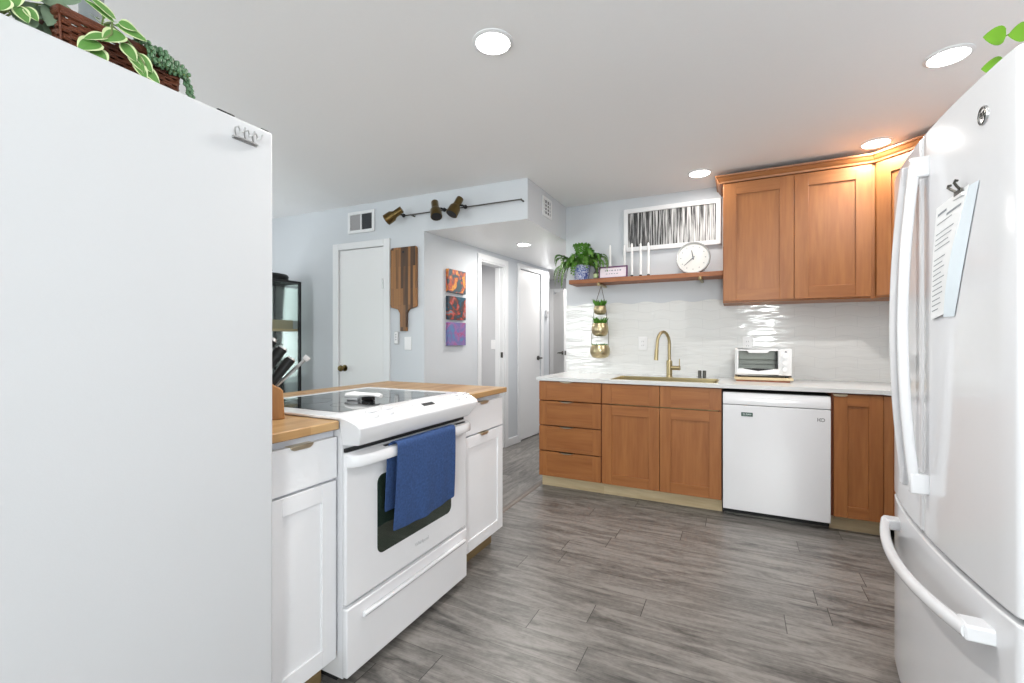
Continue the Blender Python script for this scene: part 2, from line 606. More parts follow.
def tag(o, label, cat, group=None):
    o['label'] = label
    o['category'] = cat
    if group:
        o['group'] = group
    return o


def struct(name, b, mat, parent=None, bevel=0.0, label=None):
    o = b.obj(name, mat, parent, bevel)
    if parent is None:
        o['kind'] = 'structure'
        if label:
            o['label'] = label
    return o


def text_mesh(name, body, size, mat, parent, loc, rot, extrude=0.0006, spacing=1.0):
    cu = bpy.data.curves.new(name, 'FONT')
    cu.body = body
    cu.size = size
    cu.extrude = extrude
    cu.align_x = 'CENTER'
    cu.align_y = 'CENTER'
    cu.space_character = spacing
    tmp = bpy.data.objects.new(name, cu)
    COL.objects.link(tmp)
    dg = bpy.context.evaluated_depsgraph_get()
    me = bpy.data.meshes.new_from_object(tmp.evaluated_get(dg))
    bpy.data.objects.remove(tmp)
    me.materials.clear()
    me.materials.append(mat)
    o = bpy.data.objects.new(name, me)
    COL.objects.link(o)
    o.parent = parent
    o.location = loc
    o.rotation_euler = rot
    return o


def rrect(x0, x1, z0, z1, r, n=5):
    pts = []
    for cx, cz, a in ((x1 - r, z0 + r, -90), (x1 - r, z1 - r, 0), (x0 + r, z1 - r, 90), (x0 + r, z0 + r, 180)):
        for i in range(n + 1):
            t = R(a + 90 * i / n)
            pts.append((cx + r * math.cos(t), cz + r * math.sin(t)))
    return pts


# ------------------------------------------------------------------ the room
CZ = 2.45      # ceiling
SZ = 2.132     # underside of the hall soffit
YB = 4.09      # kitchen back wall
XR = 1.45      # right wall
XK = -1.455    # left end of the kitchen back wall
DW0 = Vector((-4.9, 3.102, 0))      # dining wall, left end (slightly out of square)
DW1 = Vector((XK, 3.209, 0))
DA = math.atan2(DW1.y - DW0.y, DW1.x - DW0.x)


def on_dining(x):
    return DW0.y + (x - DW0.x) * math.tan(DA)


XH = -2.42     # hall wall where it meets the dining wall
HW0 = Vector((XH, on_dining(XH), 0))
HA = R(90 - 4.25)   # direction of the hall wall


def hall_pt(y):
    return HW0.x + (y - HW0.y) / math.tan(HA)


struct('floor', B().box(XK, 1.6, -2.3, 4.3, -0.1, 0), M['floor'])
struct('floor_dining', B().box(-5.4, XK - 0.04, -2.3, 7.6, -0.1, 0), M['floor2'])
struct('trim_1', B().prism([(XK - 0.045, 0), (XK - 0.035, 0.007), (XK - 0.005, 0.007), (XK + 0.005, 0)], -2.3, 4.2), plain('threshold_strip', (112, 104, 98), 0.4, var=0.15))
struct('ceiling', B().box(-5.4, 1.6, -2.3, 7.6, CZ, CZ + 0.1), M['ceiling'])
struct('wall_right', B().box(XR, XR + 0.12, -2.0, -1.35, 0, CZ).box(XR, XR + 0.12, 0.25, 4.3, 0, CZ).box(XR, XR + 0.12, -1.35, 0.25, 2.1, CZ).box(XR, XR + 0.12, -1.35, 0.25, 0, 0.7), M['wall'])
struct('wall_back', B().box(XK, XR + 0.12, YB, YB + 0.13, 0, CZ), M['wall'])

# rear wall with the sliding glass door, left dining wall with its window
wr = B()
wr.box(-5.4, -3.7, -2.12, -2.0, 0, CZ).box(-2.7, 0.25, -2.12, -2.0, 0, CZ).box(0.9, 1.6, -2.12, -2.0, 0, CZ)
wr.box(-3.7, -2.7, -2.12, -2.0, 2.15, CZ).box(-3.7, -2.7, -2.12, -2.0, 0, 0.75).box(0.25, 0.9, -2.12, -2.0, 2.05, CZ).box(0.25, 0.9, -2.12, -2.0, 0, 0.95)
struct('wall_rear', wr, M['wall'])
wl = B()
wl.box(-5.12, -5.0, -2.0, -0.1, 0, CZ).box(-5.12, -5.0, 2.5, 3.12, 0, CZ).box(-5.12, -5.0, -0.1, 2.5, 2.3, CZ).box(-5.12, -5.0, -0.1, 2.5, 0, 0.6)
struct('wall_left', wl, M['wall'])
for wi, (a, b_, z0, z1) in ((1, (0.25, 0.9, 0.95, 2.05)), (3, (-3.7, -2.7, 0.75, 2.15))):
    f_ = 0.045
    w1 = struct('window_%d' % wi, B().box(a, a + f_, -2.1, -2.04, z0, z1).box(b_ - f_, b_, -2.1, -2.04, z0, z1).box(a + f_, b_ - f_, -2.1, -2.04, z1 - f_, z1).box(a + f_, b_ - f_, -2.1, -2.04, z0, z0 + f_), M['trim'])
    struct('pane', B().box(a + f_, b_ - f_, -2.075, -2.069, z0 + f_, z1 - f_), M['pane'], w1)
w2 = struct('window_2', B().box(-5.1, -5.04, -0.1, -0.05, 0.6, 2.3).box(-5.1, -5.04, 2.45, 2.5, 0.6, 2.3).box(-5.1, -5.04, 1.17, 1.23, 0.6, 2.3).box(-5.1, -5.04, -0.05, 2.45, 0.6, 0.66).box(-5.1, -5.04, -0.05, 2.45, 2.24, 2.3), M['trim'])
struct('pane', B().box(-5.074, -5.068, -0.05, 2.45, 0.66, 2.24), M['pane'], w2)

w4 = struct('window_4', B().box(XR + 0.03, XR + 0.09, -1.35, -1.30, 0.7, 2.1).box(XR + 0.03, XR + 0.09, 0.20, 0.25, 0.7, 2.1).box(XR + 0.03, XR + 0.09, -1.30, 0.20, 2.05, 2.1).box(XR + 0.03, XR + 0.09, -1.30, 0.20, 0.7, 0.75), M['trim'])  # unseen window frame added around the right-hand fill
struct('pane', B().box(XR + 0.055, XR + 0.061, -1.30, 0.20, 0.75, 2.05), M['pane'], w4)

# ---- dining wall (holds door_1); local frame: u along the wall, +y into the wall
dw = bpy.data.objects.new('wall_dining', None)


def dwall_obj(name, b, mat, bevel=0.0):
    o = b.obj(name, mat, None, bevel)
    o.location = DW0
    o.rotation_euler = (0, 0, DA)
    return o


def du(x):           # world x -> distance along the dining wall
    return (x - DW0.x) / math.cos(DA)


LW = (DW1 - DW0).length
bd0, bd1 = du(-3.392), du(-2.858)     # door_1 slab
o = dwall_obj('wall_dining', B().box(-0.3, bd0 - 0.012, 0, 0.12, 0, CZ).box(bd1 + 0.012, du(XH), 0, 0.12, 0, CZ).box(bd0 - 0.012, bd1 + 0.012, 0, 0.12, 2.052, CZ), M['wall'])
o['kind'] = 'structure'
# door_1
d1 = dwall_obj('door_1', B().box(bd0, bd1, 0.005, 0.04, 0.01, 2.04), M['door'], 0.003)
d1['kind'] = 'structure'
B().lathe([(0.001, 0.0), (0.030, 0.0), (0.030, 0.006), (0.011, 0.010), (0.011, 0.034), (0.026, 0.040), (0.030, 0.054), (0.024, 0.068), (0.001, 0.071)], seg=20).obj('door_knob', M['brass_old'], d1)
k = bpy.data.objects['door_knob']
k.rotation_euler = (R(90), 0, 0)
k.location = (bd0 + 0.065, 0.005, 0.93)
B().cyl((bd1 - 0.012, -0.004, 1.66), (bd1 - 0.012, -0.004, 1.75), 0.006, seg=10).obj('hinge', M['steel'], d1)
c = 0.062
o = dwall_obj('trim_2', B().box(bd0 - 0.012 - c, bd0 - 0.004, -0.014, 0.03, 0, 2.044 + c).box(bd1 + 0.004, bd1 + 0.012 + c, -0.014, 0.03, 0, 2.044 + c).box(bd0 - 0.004, bd1 + 0.004, -0.014, 0.03, 2.044, 2.044 + c), M['trim'], 0.004)
o['kind'] = 'structure'
o = dwall_obj('baseboard_dining', B().box(-0.3, bd0 - 0.012 - c, -0.012, 0, 0, 0.09).box(bd1 + 0.012 + c, du(XH), -0.012, 0, 0, 0.09), M['trim'], 0.003)
o['kind'] = 'structure'

# ---- hall wall (holds the open doorway and door_2); local x along the wall away from the camera, +y to the left
def hwall_obj(name, b, mat, bevel=0.0):
    o = b.obj(name, mat, None, bevel)
    o.location = HW0
    o.rotation_euler = (0, 0, HA)
    return o


def hu(y):
    return (y - HW0.y) / math.sin(HA)


op0, op1 = hu(4.03), hu(4.50)
dd0, dd1 = hu(4.85), hu(5.37)
HEND = hu(5.62)
HT = SZ + 0.05
o = hwall_obj('wall_hall', B().box(0, op0, 0, 0.11, 0, HT).box(op1, dd0 - 0.01, 0, 0.11, 0, HT).box(dd1 + 0.01, HEND, 0, 0.11, 0, HT).box(op0, op1, 0, 0.11, 2.02, HT).box(dd0 - 0.01, dd1 + 0.01, 0, 0.11, 2.04, HT), M['wall'])
o['kind'] = 'structure'
c = 0.06
tr = B()
for a, b_, top in ((op0, op1, 2.02), (dd0 - 0.008, dd1 + 0.008, 2.036)):
    tr.box(a - c, a, -0.014, 0, 0, top + c).box(b_, b_ + c, -0.014, 0, 0, top + c).box(a, b_, -0.014, 0, top, top + c)
# jamb lining of the open doorway
tr.box(op0 - 0.001, op0 + 0.016, 0, 0.115, 0, 2.02).box(op1 - 0.016, op1 + 0.001, 0, 0.115, 0, 2.02).box(op0 + 0.016, op1 - 0.016, 0, 0.115, 2.004, 2.021)
tr.box(op1 - 0.028, op1 - 0.016, 0.05, 0.08, 0, 2.004)
tro = hwall_obj('trim_3', tr, M['trim'], 0.003)
tro['kind'] = 'structure'
B().box(op1 - 0.019, op1 - 0.0155, 0.012, 0.04, 1.00, 1.06).obj('strike_plate', M['dark_steel'], tro)
d2 = hwall_obj('door_2', B().box(dd0, dd1, 0.006, 0.042, 0.012, 2.03), M['door'], 0.003)
d2['kind'] = 'structure'
B().cyl((dd1 - 0.06, 0.006, 0.97), (dd1 - 0.06, -0.008, 0.97), 0.028, seg=18).cyl((dd1 - 0.06, -0.008, 0.97), (dd1 - 0.06, -0.05, 0.97), 0.010, seg=12).tube([(dd1 - 0.055, -0.05, 0.97), (dd1 - 0.10, -0.053, 0.972), (dd1 - 0.165, -0.05, 0.966)], [0.010, 0.009, 0.007], 10).obj('door_handle', M['dark_steel'], d2)
o = hwall_obj('baseboard_hall', B().box(0, op0 - c, -0.012, 0, 0, 0.085).box(op1 + c, dd0 - 0.008 - c, -0.012, 0, 0, 0.085).box(dd1 + 0.008 + c, HEND, -0.012, 0, 0, 0.085), M['trim'], 0.003)
o['kind'] = 'structure'
# small room behind the doorway
rm = B()
rm.box(-4.3, XH, 5.0, 5.08, 0, HT).box(-4.3, -4.2, 3.3, 5.08, 0, HT).box(-4.3, XH - 0.1, 3.3, 5.08, HT, HT + 0.05)
struct('wall_inner', rm, M['wall_inner'])
lp = disc_lamp('inner_room_fill', (-3.3, 4.2, HT - 0.04), 16, 0.3)  # added unseen fill, brightens the small room through the doorway
disc_lamp('far_hall_fill', (-2.0, 5.6, SZ - 0.03), 9, 0.3)  # fill put in out of view for the dim hall end
disc_lamp('far_room_fill', (-3.1, 6.1, SZ - 0.03), 4, 0.3)  # unseen fill added to lift the face of the half-open door
# soffit: front face follows the dining wall, side drops beside the kitchen
sf = B()
sf.prism([(XH, on_dining(XH)), (XK, DW1.y), (XK, 7.5), (-3.6, 7.5), (-3.6, 5.62), (hall_pt(5.6), 5.62)], SZ, CZ, 'z')
bmesh.ops.recalc_face_normals(sf.bm, faces=sf.bm.faces)
for f_ in sf.bm.faces:
    f_.normal_update()
    f_.material_index = 0 if abs(f_.normal.z) > 0.5 else 1
o = struct('ceiling_soffit', sf, [M['soffit'], M['wall']])
# far end of the hall
struct('wall_far', B().box(-4.2, -2.60, 6.62, 6.72, 0, SZ + 0.02).box(-1.75, -1.2, 6.62, 6.72, 0, SZ + 0.02).box(-2.60, -1.75, 6.62, 6.72, 1.93, SZ + 0.02).box(-3.4, -1.0, 7.35, 7.45, 0, SZ + 0.02), M['wall_inner'])
struct('wall_corridor', B().box(XK, XK + 0.1, YB + 0.13, 6.62, 0, SZ + 0.02).box(-4.2, -4.1, 4.96, 6.72, 0, SZ + 0.02), M['wall_inner'])
struct('trim_4', B().box(-2.61, -2.55, 6.58, 6.72, 0, 1.99).box(-2.55, -1.75, 6.60, 6.72, 1.93, 1.99).box(-1.75, -1.69, 6.60, 6.72, 0, 1.99), M['trim'], None, 0.003)
d3 = struct('door_3', B().box(0, 0.775, -0.018, 0.018, 0.012, 1.90), M['door'])
d3.location = (-2.54, 6.60, 0)
d3.rotation_euler = (0, 0, R(-57.8))
B().cyl((0.71, -0.018, 1.02), (0.71, -0.034, 1.02), 0.026, seg=16).cyl((0.71, -0.034, 1.02), (0.71, -0.07, 1.02), 0.010, seg=10).tube([(0.71, -0.07, 1.02), (0.665, -0.073, 1.02), (0.595, -0.07, 1.012)], [0.010, 0.009, 0.007], 10).obj('door_handle', M['dark_steel'], d3)
B().box(0.7735, 0.7765, -0.011, 0.011, 0.99, 1.05).obj('latch_plate', M['dark_steel'], d3)
for z in (0.25, 1.2, 1.7):
    B().cyl((0.0, -0.022, z - 0.045), (0.0, -0.022, z + 0.045), 0.007, seg=10).obj('hinge', M['steel'], d3)

# wavy-topped tile backsplash
tl = B()
top = []
n = 150
x0, x1 = XK + 0.004, XR - 0.002
front, back = [], []
for i in range(n + 1):
    x = x0 + (x1 - x0) * i / n
    zt = 1.522 + 0.009 * math.sin(2 * PI * x / 0.26)
    front.append((x, YB - 0.009, zt))
tl.rings([[(p[0], YB - 0.009, 0.885), p, (p[0], YB - 0.0005, p[2]), (p[0], YB - 0.0005, 0.885)] for p in front])
o = tl.obj('wall_tile', M['tile'], sharp=60)
o['kind'] = 'structure'


# ------------------------------------------------------------------ cabinet helpers (front faces local -y at y = 0)
def shaker(name, parent, x0, x1, z0, z1, mv, mh, rail=0.058, t=0.02, y=0.0, rec=0.008, rail_z=None):
    rz = rail_z or rail
    b = B()
    b.mi = 0
    b.box(x0, x0 + rail, y - t, y, z0, z1).box(x1 - rail, x1, y - t, y, z0, z1)
    b.mi = 1
    b.box(x0 + rail, x1 - rail, y - t, y, z0, z0 + rz).box(x0 + rail, x1 - rail, y - t, y, z1 - rz, z1)
    b.mi = 2
    b.box(x0 + rail - 0.002, x1 - rail + 0.002, y - t + rec, y - 0.003, z0 + rz - 0.002, z1 - rz + 0.002)
    return b.obj(name, [mv, mh, mh if (x1 - x0) > (z1 - z0) else mv], parent, 0.0014, 2)


def slab(name, parent, x0, x1, z0, z1, m, t=0.02, y=0.0):
    return B().box(x0, x1, y - t, y, z0, z1).obj(name, m, parent, 0.0018, 2)


def tab_pull(parent, xc, ztop, y, w=0.10, m=None):
    """edge pull hooked over the top of a front: flange, lip and tapered face"""
    b = B()
    b.prism([(xc - w / 2, ztop), (xc + w / 2, ztop), (xc + w / 2 - 0.003, ztop - 0.007), (xc + w / 2 - 0.014, ztop - 0.0125), (xc - w / 2 + 0.014, ztop - 0.0125), (xc - w / 2 + 0.003, ztop - 0.007)], y - 0.0165, y - 0.0135)
    b.box(xc - w / 2, xc + w / 2, y - 0.0165, y + 0.014, ztop, ztop + 0.002)
    return b.obj('pull', m or M['brass_pull'], parent, 0.0006, 1)


def thin_pull(parent, xc, ztop, y, w=0.11):
    b = B()
    pts = []
    for i in range(9):
        u = -1 + i / 4
        pts.append((xc + u * w / 2, ztop + 0.001 - 0.0095 * (1 - u * u)))
    poly = [(xc - w / 2, ztop + 0.002)] + pts + [(xc + w / 2, ztop + 0.002)]
    b.prism(poly, y - 0.016, y - 0.013)
    b.box(xc - w / 2, xc + w / 2, y - 0.016, y + 0.012, ztop, ztop + 0.002)
    return b.obj('pull', M['brass_pull'], parent)


# ------------------------------------------------------------------ kitchen run along the back wall
FY = 3.43        # cabinet faces
CT = 0.868       # underside of the quartz
g_low = 'stained maple base cabinets'


def base_cab(name, label, x0, x1, carc_mat):
    t = thing(name, label, 'cabinet', (x0, FY, 0), 0, g_low)
    w = x1 - x0
    b = B()
    d = YB - FY - 0.012
    b.box(0.0005, 0.018, 0, d, 0.1, CT - 0.001).box(w - 0.018, w - 0.0005, 0, d, 0.1, CT - 0.001).box(0.018, w - 0.018, 0, d, 0.1, 0.118).box(0.018, w - 0.018, d - 0.01, d, 0.118, CT - 0.001).box(0.018, w - 0.018, 0, 0.018, CT - 0.022, CT - 0.001)
    b.obj('carcass', carc_mat, t)
    B().box(0.0, w, 0.06, 0.075, 0.0, 0.1).obj('toe_kick', M['kick'], t)
    return t, w


t, w = base_cab('drawer_cabinet', 'maple base cabinet with a stack of four drawers, at the hall end of the counter', -1.448, -0.93, M['maple_dark'])
zs = [(0.712, 0.862), (0.512, 0.704), (0.307, 0.504), (0.102, 0.299)]
for i, (a, b_) in enumerate(zs):
    dr = shaker('drawer', t, 0.004, w - 0.004, a, b_, M['maple'], M['maple_h'], 0.066, rail_z=0.03, rec=0.0025)
    thin_pull(dr, 0.235, b_, -0.012)
t, w = base_cab('sink_cabinet', 'wide maple base cabinet with two doors under the gold sink', -0.93, -0.096, M['maple_dark'])
for a, b_ in ((0.004, 0.427 - 0.002), (0.427 + 0.002, w - 0.004)):
    shaker('false_drawer', t, a, b_, 0.712, 0.862, M['maple'], M['maple_h'], 0.075, rail_z=0.03, rec=0.0025)
    shaker('door', t, a, b_, 0.102, 0.704, M['maple'], M['maple_h'], 0.075, rec=0.009)
t, w = base_cab('narrow_cabinet', 'narrow maple base cabinet with one tall door, right of the dishwasher', 0.522, 0.785, M['maple_dark'])
dr = shaker('door', t, 0.012, w - 0.006, 0.102, 0.858, M['maple'], M['maple_h'], 0.07, rec=0.009)
tab_pull(dr, 0.045, 0.858, -0.01, 0.075)
# diagonal corner cabinet
t = thing('corner_cabinet', 'angled maple corner base cabinet mostly hidden behind the white refrigerator', 'cabinet', (0.785, FY, 0), R(-45), g_low)
b = B()
L = 0.36
inv = Matrix.Rotation(R(45), 3, 'Z')


def loc_of(x, y):
    v = inv @ Vector((x - 0.785, y - FY, 0))
    return (v.x, v.y)


ex, ey = 0.785 + L * math.cos(R(45)), FY - L * math.sin(R(45))
poly = [loc_of(*p) for p in ((0.787, FY), (ex, ey), (XR - 0.01, ey), (XR - 0.01, YB - 0.012), (0.787, YB - 0.012))]
b.prism(poly, 0.1, CT - 0.001, 'z')
b.obj('carcass', M['maple_dark'], t)
shaker('door', t, 0.012, L - 0.012, 0.102, 0.858, M['maple'], M['maple_h'], 0.05, rec=0.009)
B().box(0.03, L, 0.06, 0.075, 0, 0.1).obj('toe_kick', M['kick'], t)

# quartz worktop with the sink cut-out
sx0, sx1, sy0, sy1 = -0.865, -0.135, 3.475, 3.82
cq = B()
yf = FY - 0.035
ZQ0, ZQ1 = CT, 0.894
q0, q1, r0, r1 = sx0 - 0.0125, sx1 + 0.0125, sy0 - 0.0125, sy1 + 0.0125
cq.box(-1.462, q0, yf, YB - 0.0095, ZQ0, ZQ1).box(q1, 0.775, yf, YB - 0.0095, ZQ0, ZQ1).box(q0, q1, yf, r0, ZQ0, ZQ1).box(q0, q1, r1, YB - 0.0095, ZQ0, ZQ1)
cq.prism([(0.775, yf), (0.775 + L * 0.72, yf - L * 0.72), (XR - 0.005, yf - L * 0.72), (XR - 0.005, YB - 0.0095), (0.775, YB - 0.0095)], ZQ0, ZQ1, 'z')
bmesh.ops.remove_doubles(cq.bm, verts=cq.bm.verts, dist=0.0002)
ct = cq.obj('quartz_worktop', M['quartz'])
tag(ct, 'white quartz worktop with a sink cut-out along the tiled wall', 'worktop')

# sink
sk = B()
for (a0, a1, b0, b1) in ((sx0 - 0.012, sx0, sy0 - 0.012, sy1 + 0.012), (sx1, sx1 + 0.012, sy0 - 0.012, sy1 + 0.012)):
    sk.box(a0, a1, b0, b1, 0.66, ZQ1 + 0.0015)
sk.box(sx0, sx1, sy0 - 0.012, sy0, 0.66, ZQ1 + 0.0015).box(sx0, sx1, sy1, sy1 + 0.012, 0.66, ZQ1 + 0.0015).box(sx0 - 0.012, sx1 + 0.012, sy0 - 0.012, sy1 + 0.012, 0.648, 0.66)
t = thing('sink', 'brushed gold sink set into the white quartz worktop', 'sink', (0, 0, 0))
sk.obj('basin', M['brass'], t)
B().lathe([(0.045, 0), (0.045, 0.004), (0.02, 0.002), (0.001, 0.002)], (-0.5, 3.68, 0.66)).obj('drain', M['dark_steel'], t)

# faucet
fx, fy = -0.497, 3.885
t = thing('faucet', 'tall brushed gold gooseneck faucet behind the sink', 'faucet', (fx, fy, ZQ1))
B().lathe([(0.0001, 0), (0.027, 0), (0.027, 0.006), (0.023, 0.010), (0.023, 0.13), (0.017, 0.136), (0.0001, 0.136)], seg=20).obj('base', M['brass'], t)
dx, dy = -0.075, -0.13
Lh = math.hypot(dx, dy)
path = [(0, 0, 0.13), (0, 0, 0.27)]
for i in range(1, 13):
    a = PI * i / 12
    k = (1 - math.cos(a)) / 2
    path.append((dx * k, dy * k, 0.27 + math.sin(a) * 0.095))
path.append((dx * 1.04, dy * 1.04, 0.225))
B().tube(path, 0.0125, 14).obj('spout', M['brass'], t)
B().tube([(dx * 1.04, dy * 1.04, 0.225), (dx * 1.1, dy * 1.1, 0.14)], [0.0145, 0.0165], 14).obj('spray_head', M['brass'], t)
h = B().cyl((0.0, 0, 0.075), (0.085, -0.01, 0.075), 0.017, seg=16).obj('handle', M['brass'], t)
B().tube([(0.078, -0.01, 0.085), (0.079, -0.01, 0.15)], [0.004, 0.0035], 8).obj('lever', M['brass'], h)
for i, xx in enumerate((-0.268, -0.234)):
    o = B().lathe([(0.0001, 0), (0.0125, 0), (0.0125, 0.055), (0.010, 0.06), (0.0001, 0.06)], (0, 0, 0), 16).obj('air_gap_cap' if i == 0 else 'soap_pump', M['dark_steel'], loc=(xx, 3.885, ZQ1))
    tag(o, ('left' if i == 0 else 'right') + ' one of two small metal cylinders on the worktop behind the sink', 'sink fitting', 'metal caps behind the sink')

# dishwasher
x0, x1 = -0.092, 0.521
t = thing('dishwasher', 'white dishwasher built in between the maple base cabinets', 'dishwasher', (x0, FY, 0))
W = x1 - x0
B().box(0.004, W - 0.004, 0.02, 0.60, 0.02, 0.845).obj('body', M['gap'], t)
door = B().box(0.003, W - 0.003, -0.028, 0.02, 0.055, 0.758).obj('door', M['appliance'], t, 0.004, 3)
st = B()
pr = [(-0.028, 0.762), (-0.030, 0.80), (-0.02, 0.835), (-0.012, 0.842), (0.02, 0.842), (0.02, 0.762)]
st.prism(pr, 0.003, W - 0.003, 'x')
st.obj('control_strip', M['appliance'], t, 0.003, 2)
B().box(0.01, W - 0.01, 0.03, 0.045, 0.002, 0.05).obj('toe_plate', M['dark_steel'], t)
em = B()
for i in range(20):
    pass
ring = []
em.tube([(0.568 + 0.010 * math.cos(2 * PI * i / 20), -0.0284, 0.694 + 0.010 * math.sin(2 * PI * i / 20)) for i in range(21)], 0.0016, 6)
em.box(0.540, 0.5435, -0.029, -0.028, 0.683, 0.705)
em.prism([(0.545, 0.694), (0.5545, 0.705), (0.558, 0.705), (0.5495, 0.694), (0.558, 0.683), (0.5545, 0.683)], -0.029, -0.028)
em.obj('emblem', plain('emblem_grey', (84, 86, 88), 0.4), door)
sg = B().box(-0.034, 0.034, -0.0035, 0, -0.0125, 0.0125).obj('clean_sign', M['green_sign'], None, 0.001, 1, loc=(x0 + 0.148, FY - 0.0285, 0.70))
tag(sg, 'small green magnet sign reading CLEAN on the dishwasher door', 'sign')
text_mesh('lettering', 'CLEAN', 0.0165, M['paper'], sg, (0, -0.0036, 0), (R(90), 0, 0))

# outlets on the tile
for x, lab in ((-0.743, 'white outlet plate on the tile left of the faucet'), (0.072, 'white outlet plate on the tile behind the toaster oven')):
    t = thing('wall_outlet', lab, 'outlet', (x, YB - 0.009, 1.165), 0, 'outlets on the tile')
    B().box(-0.037, 0.037, -0.006, 0, -0.058, 0.058).obj('plate', M['plastic'], t, 0.003, 2)
    B().prism(rrect(-0.017, 0.017, -0.034, 0.034, 0.004), -0.0085, -0.006).obj('receptacle', M['plastic'], t)
    for zz in (0.017, -0.017):
        for sx_ in (-0.007, 0.007):
            B().box(sx_ - 0.001, sx_ + 0.001, -0.0088, -0.008, zz - 0.005, zz + 0.005).obj('slot', M['gap'], t)

# toaster oven on a board
bx0, bx1, by0, by1 = -0.022, 0.348, 3.70, 4.0
o = B().box(-0.185, 0.185, -0.135, 0.135, 0.012, 0.03)
o = o.obj('bamboo_board', M['kick'], None, 0.003, 2, loc=(0.165, 3.845, ZQ1))
tag(o, 'thin wooden board under the toaster oven', 'board')
B().box(-0.175, 0.165, -0.13, 0.13, 0.0, 0.0115).obj('runner', M['maple_dark'], o)
t = thing('toaster_oven', 'white toaster oven on a wooden board on the quartz worktop', 'toaster oven', (0.163, 3.745, ZQ1 + 0.03))
w2, hh, dd = 0.18, 0.205, 0.24
prof = rrect(-w2, w2, 0.016, hh, 0.018)
bb = B()
# hollow shell: ring of walls with an open front
bb.box(-w2, -w2 + 0.02, 0.0, dd, 0.016, hh).box(0.1, w2, 0.0, dd, 0.016, hh).box(-w2 + 0.02, 0.1, 0.0, dd, hh - 0.012, hh).box(-w2 + 0.02, 0.1, 0.0, dd, 0.016, 0.05).box(-w2 + 0.02, 0.1, dd - 0.01, dd, 0.05, hh - 0.012)
bmesh.ops.remove_doubles(bb.bm, verts=bb.bm.verts, dist=0.0001)
bb.obj('housing', M['plastic'], t, 0.004, 2)
dr = B()
dr.box(-0.166, 0.104, -0.016, -0.002, 0.022, 0.062).box(-0.166, 0.104, -0.016, -0.002, 0.192, 0.2).box(-0.166, -0.158, -0.016, -0.002, 0.062, 0.192).box(0.096, 0.104, -0.016, -0.002, 0.062, 0.192)
bmesh.ops.remove_doubles(dr.bm, verts=dr.bm.verts, dist=0.0001)
dro = dr.obj('door', M['plastic'], t, 0.002, 2)
B().box(-0.159, 0.097, -0.011, -0.007, 0.06, 0.194).obj('glass', M['toaster_glass'], dro)
hb = B()
hb.prism([(-0.105, 0.199), (0.045, 0.199), (0.03, 0.176), (-0.09, 0.176)], -0.034, -0.016)
hb.obj('handle', M['plastic'], dro, 0.004, 2)
hb = B()
hb.prism([(-0.125, 0.062), (-0.03, 0.046), (0.065, 0.062), (0.065, 0.0645), (-0.03, 0.0645), (-0.125, 0.0645)], -0.0166, -0.0155)
hb.obj('vent_slot', M['gap'], dro)
rk = B()
for zz in (0.092, 0.125):
    rk.tube([(-0.155, 0.012, zz), (0.095, 0.012, zz)], 0.0022, 6)
    for i in range(12):
        xx = -0.14 + i * 0.02
        rk.tube([(xx, 0.012, zz), (xx, 0.2, zz)], 0.0013, 5)
rk.obj('wire_rack', M['steel'], t)
B().box(-0.15, 0.09, 0.222, 0.2285, 0.052, 0.19).obj('liner', plain('zinc_liner', (196, 196, 190), 0.4, metal=0.2), t)
for zz in (0.155, 0.108, 0.061):
    kb = B().lathe([(0.0001, 0), (0.02, 0), (0.018, 0.016), (0.0001, 0.016)], seg=20).obj('knob', M['plastic'], t, loc=(0.138, -0.0005, zz))
    kb.rotation_euler = (R(90), 0, 0)
B().box(-w2 + 0.002, w2 - 0.002, 0.004, dd - 0.004, 0.0085, 0.0158).obj('underside_shade', M['black'], t)  # black plate stands in for the shade beneath the oven
B().prism([(0.134, 0.182), (0.152, 0.182), (0.146, 0.190), (0.14, 0.190)], -0.0015, 0.0).obj('emblem', M['ink_dark'], t)
for sx in (-0.15, 0.15):
    for yy in (0.02, 0.2):
        B().cyl((sx, yy, 0), (sx, yy, 0.0085), 0.012, seg=10).obj('foot', M['black'], t)

# ------------------------------------------------------------------ upper cabinets
UZ0, UZ1 = 1.471, 2.358
UY = 3.765
t = thing('upper_cabinet', 'two-door maple wall cabinet with crown moulding above the toaster oven', 'cabinet', (-0.098, UY, 0), 0, 'stained maple wall cabinets')
W = 0.815 + 0.098
B().box(0, W - 0.001, 0, YB - UY - 0.001, UZ0, UZ1 + 0.005).obj('carcass', M['maple'], t)
shaker('door', t, 0.004, 0.452, UZ0 + 0.012, UZ1 - 0.004, M['maple'], M['maple_h'], 0.085, rec=0.009)
shaker('door', t, 0.456, W - 0.022, UZ0 + 0.012, UZ1 - 0.004, M['maple'], M['maple_h'], 0.085, rec=0.009)


cr = B()
prof = [(0.0, 0.0), (0.022, 0.0), (0.024, 0.012), (0.032, 0.018), (0.042, 0.038), (0.052, 0.043), (0.054, 0.054), (0.0, 0.054)]
zc = UZ1 + 0.005
# left return, front, mitre with the diagonal run
tan8 = math.tan(R(22.5))
rs = [[(-o_, YB - UY - 0.002, zc + z) for o_, z in prof], [(-o_, -o_, zc + z) for o_, z in prof], [(W - 0.001 - o_ * tan8, -o_, zc + z) for o_, z in prof]]
cr.rings(rs)
cr.obj('crown', M['maple_h'], t, sharp=30)
t = thing('corner_upper_cabinet', 'angled maple corner wall cabinet partly hidden by the white refrigerator', 'cabinet', (0.815, UY, 0), R(-45), 'stained maple wall cabinets')
LU = 0.44


def loc_u(x, y):
    v = inv @ Vector((x - 0.815, y - UY, 0))
    return (v.x, v.y)


